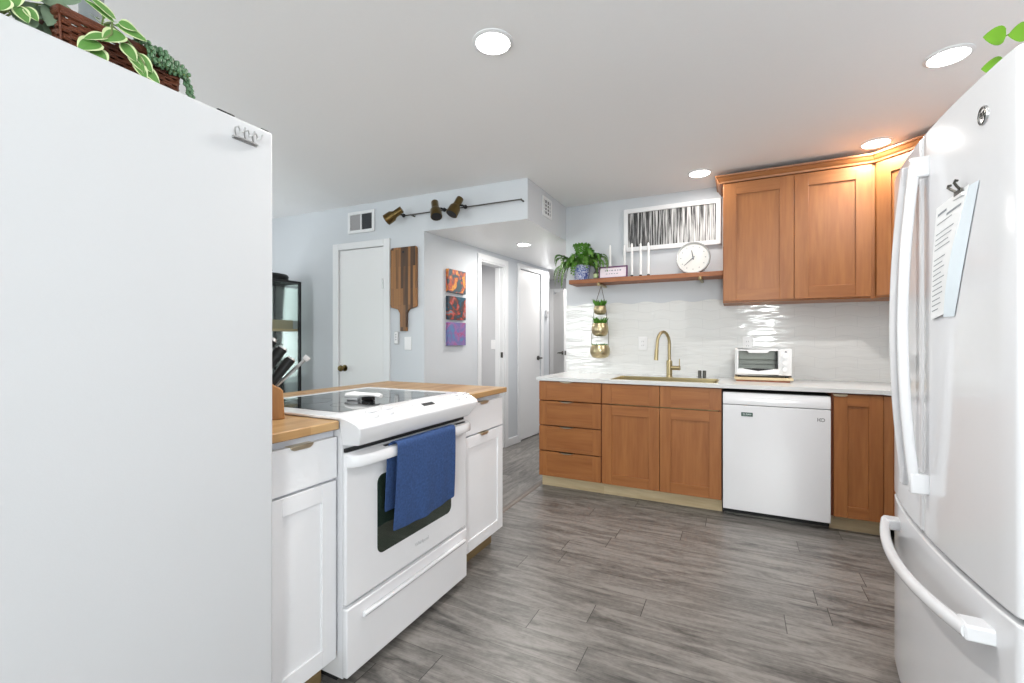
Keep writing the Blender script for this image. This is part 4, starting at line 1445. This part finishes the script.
panel_patch(0.395, 0.47, 0.18, 0.62, 0.0008).obj('display', M['black'], pn)
b = B()
for r_ in range(2):
    for c_ in range(7):
        if 2 <= c_ <= 3:
            continue
        xx = 0.29 + c_ * 0.045
        q = [on_panel(xx, 0.25 + r_ * 0.4, 0.0006), on_panel(xx + 0.026, 0.25 + r_ * 0.4, 0.0006), on_panel(xx + 0.026, 0.38 + r_ * 0.4, 0.0006), on_panel(xx, 0.38 + r_ * 0.4, 0.0006)]
        b.rings([[p - nrm * 0.002 for p in q], q])
b.obj('key', M['grey_plastic'], pn)

# towel over the oven handle
def towel():
    b = B()
    n, m_ = 22, 40
    xa, xb = 0.188, 0.575
    rows = []
    zt = 0.808
    back, frontl = 0.26, 0.325
    tot = back + 0.05 + frontl
    for i in range(m_ + 1):
        s = tot * i / m_
        row = []
        for j in range(n + 1):
            u = j / n
            x = xa + (xb - xa) * u
            fold = 0.004 * math.sin(u * 9 + 0.6) + 0.003 * math.sin(u * 21 + 1.3)
            if s < back:
                q = s / back
                y, z = -0.036 + 0.0 * fold, zt - back * (1 - q)
                x -= 0.016
                if q < 0.9:
                    y = max(-0.036, -0.020 - 0.0)
                    y = -0.022 - 0.014 * q
            elif s < back + 0.05:
                a = (s - back) / 0.05 * PI
                y, z = -0.052 + 0.016 * math.cos(a), zt + 0.006 * math.sin(a)
            else:
                q = (s - back - 0.05) / frontl
                slant = 0.028 * (1 - u)
                y = -0.071 - 0.003 * math.sin(q * PI) + fold * q * 1.3 + 0.014 * q
                z = zt - (frontl - 0.022 + slant + 0.02 * math.sin(u * 2.0)) * q
                x += 0.012 * q * (u - 0.2)
            row.append((x, y, z))
        rows.append(row)
    b.grid(rows)
    return b


o = towel().obj('towel', M['towel'], None, solid=0.005, sub=1)
o.location = (-1.2, 1.135, 0)
o.rotation_euler = (0, 0, R(90))
tag(o, 'dark blue towel draped over the oven door handle', 'towel')

# white spoon rest / dish brush lying on the cooktop
t = thing('dish_brush', 'white handled brush lying across the black glass cooktop', 'brush', (-1.437, 1.469, 0.9335), R(14))
t.scale = (0.78, 0.9, 0.9)
b = B()
b.tube([(-0.115, 0, 0.016), (-0.10, 0, 0.022), (-0.06, 0, 0.026), (-0.015, 0, 0.026), (0.03, 0, 0.028), (0.07, 0, 0.027), (0.09, 0, 0.024), (0.102, 0, 0.022)], [0.010, 0.025, 0.030, 0.024, 0.016, 0.018, 0.022, 0.017], 14, (1, 0.55))
b.obj('handle', M['plastic'], t)
B().box(-0.095, -0.03, -0.02, 0.02, 0.0, 0.014).obj('bristles', M['grey_plastic'], t, 0.004, 1)
B().box(-0.01, 0.06, -0.012, 0.012, 0.0005, 0.018).obj('shadow_block', M['black'], t, 0.003, 1)  # black block in place of the shadow under the brush

# knife block
t = thing('knife_block', 'wooden knife block on the butcher block against the tall white freezer', 'knife block', (-1.468, 1.03, BZ1 + 0.0005), R(58))
b = B()
b.rings([[(-0.075, -0.05, 0), (0.06, -0.05, 0), (0.06, 0.05, 0), (-0.075, 0.05, 0)], [(-0.095, -0.05, 0.205), (0.055, -0.05, 0.098), (0.055, 0.05, 0.098), (-0.095, 0.05, 0.205)]])
b.obj('block', M['block'], t, 0.003, 2)
d = Vector((0.58, 0, 0.815))
for i, (px, py, ln) in enumerate(((-0.085, -0.032, 0.13), (-0.085, 0.0, 0.14), (-0.08, 0.032, 0.13), (-0.05, -0.034, 0.125), (-0.05, 0.0, 0.13), (-0.046, 0.034, 0.12), (-0.015, -0.034, 0.12), (-0.012, 0.002, 0.12), (-0.015, 0.034, 0.115), (0.02, -0.03, 0.105), (0.022, 0.032, 0.10))):
    zt = 0.205 - (px + 0.095) / 0.15 * 0.107
    a = Vector((px, py, zt - 0.004))
    hd = B()
    e = a + d * ln
    hd.tube([a, a + d * 0.02, a + d * ln * 0.6, e], [0.009, 0.012, 0.0125, 0.014], 10, (0.8, 1.2))
    kn = hd.obj('knife', M['black'], t)
    B().tube([e, e + d * 0.006], [0.0138, 0.010], 10, (0.8, 1.2)).obj('end_cap', M['steel'], kn)
a = Vector((0.035, 0.0, 0.108))
d2_ = Vector((0.72, 0.02, 0.70)).normalized()
st = B().tube([a, a + d2_ * 0.13], [0.006, 0.006], 8).obj('sharpening_steel', M['steel'], t)
B().tube([a + d2_ * 0.131, a + d2_ * 0.148], [0.010, 0.012], 10).obj('steel_end', M['plastic'], st)

# ------------------------------------------------------------------ tall white freezer at the left
t = thing('upright_freezer', 'tall flat white freezer filling the left edge of the photo', 'freezer', (-1.187, 0.149, 0), R(90))
W = 0.703
FZ = 1.775
B().box(0.006, W - 0.006, 0.05, 0.70, 0.03, FZ - 0.008).obj('body', M['freezer'], t, 0.006, 2)
B().box(0, W, -0.012, 0.044, 0.06, FZ).obj('door', M['freezer'], t, 0.006, 3)
B().box(0.02, W - 0.02, 0.03, 0.06, 0.0, 0.055).obj('kick_grille', M['grey_plastic'], t)
B().tube([(0.055, -0.012, 0.95), (0.055, -0.05, 0.97), (0.055, -0.05, 1.35), (0.055, -0.012, 1.37)], 0.011, 10).obj('handle', M['plastic'], t)
B().box(0.555, 0.60, -0.004, 0.06, FZ + 0.0002, FZ + 0.007).obj('hinge_cover', M['black'], t, 0.003, 2)
B().box(0.672, 0.694, -0.006, 0.03, FZ + 0.0002, FZ + 0.004).obj('hinge_pin', M['black'], t, 0.001, 1)
FX = -1.187 + 0.012
# magnetic clip with three hooks
t = thing('magnetic_hooks', 'silver magnetic clip with three curled hooks on the white freezer', 'hook', (FX, 0.768, 1.727), R(90))
t.scale = (0.8, 0.8, 0.8)
b = B()
b.box(-0.042, 0.042, -0.006, 0, -0.014, -0.004).box(-0.04, 0.04, -0.016, -0.006, -0.011, -0.006)
b.obj('bar', M['steel'], t, 0.001, 1)
for xx in (-0.03, 0.002, 0.03):
    B().tube([(xx, -0.004, -0.004), (xx - 0.008, -0.010, 0.008), (xx - 0.010, -0.016, 0.018), (xx - 0.002, -0.020, 0.023), (xx + 0.004, -0.017, 0.015), (xx + 0.004, -0.014, 0.006), (xx + 0.012, -0.022, 0.010), (xx + 0.017, -0.026, 0.026)], 0.0026, 7).obj('hook', M['steel'], t)


# ------------------------------------------------------------------ plants on the freezer
def leaf(b, base, d, nrm_, ln, w, margin=None, droop=0.25, tip=0.5):
    """leaf blade with a midrib fold; with margin, a paler rim on faces of their own"""
    base, d, nrm_ = Vector(base), Vector(d).normalized(), Vector(nrm_)
    s = d.cross(nrm_).normalized()
    up = s.cross(d).normalized()
    k = 8
    rows = []
    for i in range(k + 1):
        u = i / k
        c = base + d * ln * u + up * (-droop * ln * u * u)
        hw = w * 0.5 * (math.sin(PI * min(1, u ** (0.75 if tip > 0.4 else 0.9) * 1.0)) ** 0.75 if 0 < u < 1 else 0.02)
        fr = (-1, -0.72, 0, 0.72, 1)
        rows.append([c + s * hw * f_ + up * (abs(f_) * hw * 0.22) for f_ in fr])
    vs = [[b.bm.verts.new(p) for p in r_] for r_ in rows]
    for i in range(k):
        for j in range(4):
            b.mi = 1 if (margin and j in (0, 3)) else 0
            b._f([vs[i][j], vs[i][j + 1], vs[i + 1][j + 1], vs[i + 1][j]])
    b.mi = 0


TZ = FZ + 0.0005
bk = thing('wicker_basket', 'red-brown wicker basket planter on top of the tall white freezer', 'basket', (-1.242, 0.426, TZ))
# local: x goes back (-) , y along the freezer edge
bx0, bx1, by0, by1, bh = -0.20, 0.0, 0.0, 0.213, 0.086
wv = B()
rows = 11


def basket_pt(s, z, off):
    """s runs round the rectangle 0..4"""
    fl = 0.10 * z
    x0, x1, y0, y1 = bx0 - fl, bx1 + fl * 0.5, by0 - fl * 0.6, by1 + fl * 0.6
    side, u = int(s) % 4, s - int(s)
    if side == 0:
        return Vector((x1 + off, y0 + (y1 - y0) * u, z))
    if side == 1:
        return Vector((x1 - (x1 - x0) * u, y1 + off, z))
    if side == 2:
        return Vector((x0 - off, y1 - (y1 - y0) * u, z))
    return Vector((x0 + (x1 - x0) * u, y0 - off, z))


for r_ in range(rows):
    z = 0.005 + r_ * 0.0078
    path = []
    N = 14
    for side in range(4):
        for i in range(N * 2):
            path.append(basket_pt(side + (i + 0.5) / (N * 2), z, 0.0028 * math.sin(PI * (i + 0.5) * 0.5 + PI * r_)))
    path.append(path[0])
    wv.tube(path, 0.0036, 6)
wv.obj('weave', M['wicker'], bk)
st = B()
for side in range(4):
    for i in range(15):
        st.tube([basket_pt(side + i / 14 * 0.999, 0.0, 0), basket_pt(side + i / 14 * 0.999, bh, 0)], 0.0024, 5)
st.obj('stakes', M['wicker'], bk)
rm_ = B()
for z in (bh, bh + 0.007):
    pth = [basket_pt(side + i / 10, z, 0.002) for side in range(4) for i in range(10)]
    pth.append(pth[0])
    rm_.tube(pth, 0.006, 8)
rm_.obj('rim', M['wicker'], bk)
B().box(bx0 + 0.006, bx1 - 0.006, by0 + 0.006, by1 - 0.006, 0.002, bh - 0.012).obj('liner', M['wicker_in'], bk)

# variegated trailing plant in the basket
t = thing('variegated_plant', 'trailing plant with cream-edged leaves spilling from the wicker basket', 'plant', (-1.242, 0.426, TZ + bh - 0.011))
lf, stm = B(), B()
O = Vector((-1.242, 0.426, TZ + bh - 0.011))


def V(x, y, z):
    return Vector((x, y, z)) - O


vines = [[V(-1.30, 0.51, 1.853), V(-1.26, 0.505, 1.895), V(-1.224, 0.503, 1.885), V(-1.207, 0.495, 1.85), V(-1.203, 0.475, 1.822)],
         [V(-1.30, 0.52, 1.853), V(-1.25, 0.515, 1.892), V(-1.217, 0.52, 1.865), V(-1.203, 0.54, 1.835), V(-1.202, 0.555, 1.812)],
         [V(-1.31, 0.50, 1.853), V(-1.26, 0.51, 1.90), V(-1.225, 0.53, 1.887)],
         [V(-1.33, 0.51, 1.853), V(-1.32, 0.52, 1.90), V(-1.315, 0.525, 1.945)]]
for v in vines:
    stm.tube(v, 0.002, 6)
FN = Vector((0.85, -0.35, 0.35))
for a, b_, w_ in (((0.503, 1.881), (0.446, 1.893), 0.020), ((0.505, 1.889), (0.452, 1.905), 0.022), ((0.517, 1.865), (0.478, 1.826), 0.040), ((0.476, 1.822), (0.437, 1.785), 0.038), ((0.466, 1.806), (0.480, 1.772), 0.036), ((0.49, 1.845), (0.446, 1.812), 0.022), ((0.504, 1.878), (0.559, 1.872), 0.032), ((0.509, 1.886), (0.538, 1.882), 0.028), ((0.515, 1.845), (0.537, 1.812), 0.030), ((0.529, 1.832), (0.553, 1.797), 0.030), ((0.543, 1.838), (0.568, 1.804), 0.028), ((0.55, 1.815), (0.583, 1.786), 0.030), ((0.54, 1.82), (0.556, 1.782), 0.026)):
    p0, p1 = V(-1.212, *a), V(-1.199, *b_)
    leaf(lf, p0, p1 - p0, FN, (p1 - p0).length, w_, True, 0.08)
for k_ in range(7):
    a_ = k_ * 2.4
    leaf(lf, V(-1.316, 0.525, 1.905 + k_ * 0.006), (math.cos(a_), math.sin(a_), 0.8), (0.5, 0, 0.8), 0.03, 0.014, True, 0.2)
for k_ in range(9):
    a_ = k_ * 0.7 - 0.6
    leaf(lf, V(-1.29, 0.50, 1.86), (math.cos(a_) * 0.6, math.sin(a_), 0.55), (0.4, 0, 0.9), 0.055, 0.032, True, 0.3)
lf.obj('foliage', [M['leaf_hoya'], M['leaf_cream']], t)
stm.obj('stems', M['stem'], t)

# bead-like succulent at the right end of the basket
t = thing('trailing_succulent', 'blue-green succulent with bead-like trailing tails at the basket end', 'plant', (-1.242, 0.426, TZ + bh - 0.011))
bd, stm = B(), B()
tails = []
for i in range(9):
    y0 = 0.125 + 0.009 * i
    x0 = random.uniform(-0.09, -0.01)
    tails.append([(x0, y0, 0), (x0 + 0.02, y0 + 0.008, 0.03 + random.uniform(0, .012)), (x0 + 0.045, y0 + 0.02, 0.018), (0.022 + random.uniform(0, .012), y0 + 0.026, -0.012)])
tails.append([(-0.05, 0.18, 0), (-0.02, 0.20, 0.026), (0.0, 0.228, 0.010), (0.012, 0.236, -0.03), (0.015, 0.242, -0.068)])
tails.append([(-0.09, 0.17, 0), (-0.06, 0.19, 0.026), (-0.03, 0.215, 0.012), (-0.02, 0.222, -0.01)])
for v in tails:
    stm.tube(v, 0.0018, 5)
    seg_n = 7
    for i in range(1, len(v)):
        p, q = Vector(v[i - 1]), Vector(v[i])
        nn = max(2, int((q - p).length / 0.0075))
        for j in range(nn):
            c_ = p.lerp(q, (j + 0.5) / nn)
            fw_ = (q - p).normalized()
            s1 = fw_.cross(Vector((0.3, 0.2, 1))).normalized()
            s2 = fw_.cross(s1)
            for a in range(3):
                ph = a * 2.1 + j * 1.1
                o_ = s1 * math.cos(ph) + s2 * math.sin(ph)
                bd.ball(c_ + o_ * 0.0055, 0.0044, (1, 1, 1.25), 6)
bd.obj('beads', M['burro'], t)
stm.obj('stems', M['stem'], t)

# grey-green leafy plant left of the basket
t = thing('grey_leaf_plant', 'grey-green broad-leaved plant on the freezer left of the basket', 'plant', (-1.375, 0.345, TZ))
B().lathe([(0.0001, 0), (0.034, 0), (0.044, 0.05), (0.042, 0.05), (0.0001, 0.042)], seg=20).obj('pot', M['wicker_in'], t)
lf, stm = B(), B()
G = Vector((-1.375, 0.345, TZ))
for (y_, z_), (dy_, dz_), l_, w_ in (((0.425, 1.880), (-0.3, -0.8), 0.055, 0.036), ((0.41, 1.866), (-0.7, -0.55), 0.055, 0.038), ((0.40, 1.846), (0.1, -1), 0.055, 0.036), ((0.392, 1.882), (0.9, 0.1), 0.06, 0.034), ((0.385, 1.86), (-0.5, -0.8), 0.05, 0.036), ((0.405, 1.90), (0.95, -0.2), 0.06, 0.03), ((0.395, 1.835), (0.4, -0.9), 0.045, 0.034), ((0.38, 1.885), (-0.2, 0.6), 0.05, 0.034), ((0.42, 1.85), (0.2, -0.9), 0.05, 0.034), ((0.415, 1.895), (-0.8, 0.2), 0.05, 0.032), ((0.40, 1.87), (0.6, -0.6), 0.05, 0.036), ((0.385, 1.84), (-0.3, -0.9), 0.045, 0.034), ((0.43, 1.905), (0.7, 0.5), 0.05, 0.03)):
    x_ = -1.275 + random.uniform(-0.02, 0.015)
    p = Vector((x_, y_, z_)) - G
    stm.tube([(0, 0, 0.044), p * 0.55 + Vector((0, 0, 0.05)), p], 0.002, 5)
    leaf(lf, p, (0.25, dy_, dz_), (0.9, -0.2, 0.4), l_, w_, False, 0.15)
lf.obj('foliage', M['leaf_grey'], t)
stm.obj('stems', M['stem'], t)
# round variegated plant in terracotta at the frame edge
t = thing('terracotta_plant', 'round-leaved cream-edged plant in terracotta at the extreme left photo edge', 'plant', (-1.30, 0.245, TZ))
B().lathe([(0.0001, 0), (0.036, 0), (0.046, 0.058), (0.052, 0.058), (0.052, 0.076), (0.046, 0.076), (0.043, 0.066), (0.0001, 0.066)], seg=24).obj('pot', M['terracotta'], t)
lf, stm = B(), B()
G = Vector((-1.30, 0.245, TZ))
for (y_, z_), (dy_, dz_), l_ in (((0.352, 1.865), (0.2, -0.9), 0.036), ((0.368, 1.862), (0.5, 0.2), 0.034), ((0.345, 1.842), (-0.2, -0.9), 0.032), ((0.36, 1.835), (0.5, -0.7), 0.03), ((0.34, 1.87), (-0.2, 0.9), 0.034), ((0.372, 1.84), (0.6, -0.5), 0.026), ((0.33, 1.88), (-0.4, 0.6), 0.036)):
    p = Vector((-1.245, y_, z_)) - G
    stm.tube([(0, 0, 0.068), p * 0.5 + Vector((0, 0, 0.065)), p], 0.0015, 5)
    leaf(lf, p, (0.15, dy_, dz_), (0.9, -0.25, 0.35), l_, l_ * 0.95, True, 0.1)
lf.obj('foliage', [M['leaf_hoya'], M['leaf_cream']], t)
stm.obj('stems', M['stem'], t)
# grey planter standing behind the basket
t = thing('grey_vase', 'grey glazed vase standing behind the wicker basket', 'vase', (-1.50, 0.572, TZ))
B().lathe([(0.0001, 0), (0.025, 0), (0.03, 0.05), (0.03, 0.13), (0.024, 0.26), (0.026, 0.32), (0.02, 0.32), (0.0001, 0.28)], seg=26).obj('body', M['grey_pot'], t)

# ------------------------------------------------------------------ refrigerator on the right
RW = 0.905
rf = thing('refrigerator', 'white french-door refrigerator with curved handles at the right edge', 'refrigerator', (0.522, 2.158, 0), R(-91.5))
RB = 0.031


def face_y(x):
    u = (x - RW / 2) / (RW / 2)
    return -RB * (1 - u * u)


def bowed(x0, x1, z0, z1, y_back=0.062, n=14, rr=0.016):
    """door slab with a bowed front and rounded vertical edges"""
    pts = []
    for i in range(n + 1):
        x = x0 + (x1 - x0) * i / n
        pts.append((x, face_y(x)))
    left, right = pts[0], pts[-1]
    out = []
    for k in range(5):
        a = PI + (PI / 2) * k / 4
        out.append((x0 + rr + rr * math.cos(a), left[1] + rr + rr * math.sin(a) + 0.0))
    out += [p for p in pts if x0 + rr < p[0] < x1 - rr]
    for k in range(5):
        a = 1.5 * PI + (PI / 2) * k / 4
        out.append((x1 - rr + rr * math.cos(a), right[1] + rr + rr * math.sin(a)))
    out += [(x1, y_back), (x0, y_back)]
    return B().prism(out, z0, z1, 'z')


B().box(0.006, RW - 0.006, 0.068, 0.80, 0.03, 1.755).obj('body', M['appliance'], rf, 0.004, 2)
B().box(0.02, RW - 0.02, 0.075, 0.12, 0.0, 0.03).obj('kick_grille', M['grey_plastic'], rf)
doors = []
for (a, b_) in ((0.0, RW / 2 - 0.0025), (RW / 2 + 0.0025, RW)):
    doors.append(bowed(a, b_, 0.636, 1.78, rr=0.014 if a else 0.012).obj('door', M['appliance'], rf, 0.005, 3, sharp=40))
drw = bowed(0.0, RW, 0.022, 0.622).obj('freezer_drawer', M['appliance'], rf, 0.005, 3, sharp=40)
B().box(0.01, RW - 0.01, 0.02, 0.067, 0.6215, 0.6365).box(RW / 2 - 0.004, RW / 2 + 0.004, 0.01, 0.067, 0.64, 1.77).obj('gasket', M['gap'], rf)
B().box(RW - 0.12, RW - 0.02, 0.06, 0.16, 1.7555, 1.785).obj('hinge_cover', M['plastic'], rf, 0.004, 2)


def sect_bar(path, w, d, out):
    """flattened bar along a path; w across, d outward"""
    rs = []
    path = [Vector(p) for p in path]
    for i, p in enumerate(path):
        tg = (path[min(i + 1, len(path) - 1)] - path[max(i - 1, 0)]).normalized()
        o_ = (Vector(out) - tg * tg.dot(Vector(out))).normalized()
        s = tg.cross(o_)
        rs.append([p + s * (w / 2 * math.cos(2 * PI * j / 14)) * 1.0 + o_ * (d / 2 * math.sin(2 * PI * j / 14)) for j in range(14)])
    return B().rings(rs)


for dro, hx in zip(doors, (RW / 2 - 0.042, RW / 2 + 0.042)):
    yy = face_y(hx)
    z0, z1 = 0.765, 1.70
    path = []
    for i in range(21):
        u = i / 20
        path.append((hx, yy - 0.026 - 0.028 * (1 - (2 * u - 1) ** 2), z0 + (z1 - z0) * u))
    h_ = sect_bar(path, 0.030, 0.026, (0, -1, 0)).obj('handle', M['appliance'], dro)
    for za, zb in ((z0 - 0.006, z0 + 0.05), (z1 - 0.05, z1 + 0.006)):
        B().box(hx - 0.015, hx + 0.015, yy - 0.040, yy + 0.004, za, zb).obj('bracket', M['appliance'], h_, 0.004, 2)
path = []
x_a, x_b = 0.135, RW - 0.075
for i in range(21):
    u = i / 20
    xx = x_a + (x_b - x_a) * u
    path.append((xx, -0.050 - 0.046 * (1 - (2 * u - 1) ** 2), 0.556 - 0.012 * (1 - (2 * u - 1) ** 2) + 0.0))
h_ = sect_bar(path, 0.034, 0.028, (0, -1, 0)).obj('handle', M['appliance'], drw)
B().box(x_a - 0.008, x_a + 0.045, -0.058, face_y(x_a) + 0.01, 0.538, 0.573).obj('bracket', M['appliance'], h_, 0.005, 2)
B().box(x_b - 0.045, x_b + 0.008, -0.058, face_y(x_b) + 0.01, 0.538, 0.573).obj('bracket', M['appliance'], h_, 0.005, 2)
# round badge
bx = RW - 0.112
by = face_y(bx)
bg_ = B()
bg_.rings([[(bx + r * math.cos(2 * PI * j / 28), by - y_, 1.688 + r * math.sin(2 * PI * j / 28)) for j in range(28)] for r, y_ in ((0.021, -0.004), (0.021, 0.002), (0.019, 0.003), (0.0175, 0.003), (0.017, 0.002), (0.0001, 0.002))])
bd = bg_.obj('badge', M['steel'], doors[1], sharp=25)
bd2 = text_mesh('badge_script', 'GE', 0.021, M['dark_steel'], bd, (bx, by - 0.003, 1.688), (R(90), 0, 0), 0.0006, 0.8)
b = B()
b.tube([(bx + 0.0185 * math.cos(2 * PI * i / 28), by - 0.0032, 1.688 + 0.0185 * math.sin(2 * PI * i / 28)) for i in range(29)], 0.0012, 6)
b.obj('badge_ring', M['dark_steel'], bd)

# clip, letter and pale blue strip on the near door (same local frame as the refrigerator)
FM = Matrix.Translation((0.522, 2.158, 0)) @ Matrix.Rotation(R(-91.5), 4, 'Z')


def fr(x, z, out):
    return FM @ Vector((x, face_y(x) - out, z))


cx = RW - 0.205
p = fr(cx, 1.546, 0)
t = thing('magnetic_clip', 'silver double-hook magnetic clip holding a letter on the refrigerator door', 'clip', p, R(-91.5))
t.scale = (0.8, 0.8, 0.8)
B().box(-0.028, 0.028, -0.010, -0.0055, -0.006, 0.008).obj('bar', M['dark_steel'], t, 0.001, 1)
B().box(-0.034, 0.034, -0.0105, -0.001, -0.016, -0.006).obj('jaw', M['plastic'], t, 0.001, 1)
for xx, sg_ in ((-0.014, -1), (0.016, 1)):
    B().tube([(xx, -0.008, 0.006), (xx + sg_ * 0.004, -0.016, 0.014), (xx + sg_ * 0.010, -0.024, 0.024), (xx + sg_ * 0.014, -0.022, 0.031), (xx + sg_ * 0.009, -0.017, 0.030)], 0.0038, 8).obj('hook', M['dark_steel'], t)
b = B()
# letter: upper edge held flat, lower corner curling off the door
nU, nV = 10, 14
rowsP = []
xl, xr_ = RW - 0.335, RW - 0.163
for j in range(nV + 1):
    v = j / nV
    row = []
    for i in range(nU + 1):
        u = i / nU
        right = xr_ - 0.105 * v
        left = xl - 0.03 * v
        x = left + (right - left) * u
        out = 0.003 + 0.010 * math.sin(v * PI * 0.8) * (0.4 + 0.6 * u)
        z = 1.553 - 0.012 * (1 - u) - 0.295 * v
        row.append(fr(x, z, out))
    rowsP.append(row)
b.grid(rowsP)
lt = b.obj('letter', M['paper'], None, solid=0.0006)
tag(lt, 'white printed letter clipped to the refrigerator door', 'paper')
ink = B()
for j in range(20):
    v = 0.07 + j * 0.045
    if v > 0.93:
        break
    skip = j in (3, 8)
    if skip:
        continue
    ua, ub = (0.1, 0.42) if j == 0 else ((0.45, 0.92) if j == 1 else (0.1, random.uniform(0.55, 0.9)))
    a_ = []
    for vv in (v, v + (0.02 if j < 2 else 0.008)):
        row = []
        for kq in range(7):
            u = ua + (ub - ua) * kq / 6
            right, left = xr_ - 0.105 * vv, xl - 0.03 * vv
            row.append(fr(left + (right - left) * u, 1.553 - 0.012 * (1 - u) - 0.295 * vv, 0.004 + 0.010 * math.sin(vv * PI * 0.8) * (0.4 + 0.6 * u)))
        a_.append(row)
    ink.grid(a_)
ink.obj('print_lines', M['ink'], lt)
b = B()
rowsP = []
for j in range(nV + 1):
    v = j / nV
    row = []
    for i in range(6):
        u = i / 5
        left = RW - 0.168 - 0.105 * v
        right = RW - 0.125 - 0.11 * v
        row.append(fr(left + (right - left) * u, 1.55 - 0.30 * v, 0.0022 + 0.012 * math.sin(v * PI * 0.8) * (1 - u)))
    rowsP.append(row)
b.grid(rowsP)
o = b.obj('blue_strip', M['strip_blue'], None, solid=0.0006)  # narrow pale blue strip along the letter's right edge
tag(o, 'narrow pale blue strip beside the letter on the refrigerator door', 'paper')

# pothos on the refrigerator
t = thing('pothos_plant', 'green trailing pothos on top of the refrigerator, leaves at the photo corner', 'plant', (0.76, 1.36, 1.786))
B().lathe([(0.0001, 0), (0.05, 0), (0.068, 0.09), (0.072, 0.1), (0.066, 0.1), (0.06, 0.085), (0.0001, 0.085)], seg=24).obj('pot', M['terracotta'], t)
lf, stm = B(), B()
G = Vector((0.76, 1.36, 1.786))
for base, dl, ln_, w_ in (((0.60, 1.564, 1.950), (-0.88, -0.45, -0.05), 0.056, 0.044), ((0.60, 1.575, 1.885), (-0.88, -0.42, -0.2), 0.055, 0.042), ((0.60, 1.47, 1.905), (-0.8, -0.5, -0.25), 0.05, 0.042)):
    p0 = Vector(base) - G
    stm.tube([(0, 0, 0.09), (-0.05, p0.y * 0.4, 0.16), p0 + Vector((0.02, -0.02, 0.004)), p0], 0.0014, 6)
    leaf(lf, p0, dl, (0.42, -0.85, -0.25), ln_, w_, False, 0.05)
for i in range(14):
    a = random.uniform(0, 2 * PI)
    d_ = Vector((math.cos(a), math.sin(a), random.uniform(0.2, 0.8)))
    if d_.x < -0.2:
        d_.x *= -1
    p = Vector((0, 0, 0.09)) + d_ * 0.05
    stm.tube([(0, 0, 0.085), p], 0.0016, 5)
    leaf(lf, p, d_, (0, 0, 1), 0.06, 0.042, False, 0.3)
lf.obj('foliage', M['leaf_pothos'], t)
stm.obj('stems', M['stem'], t)
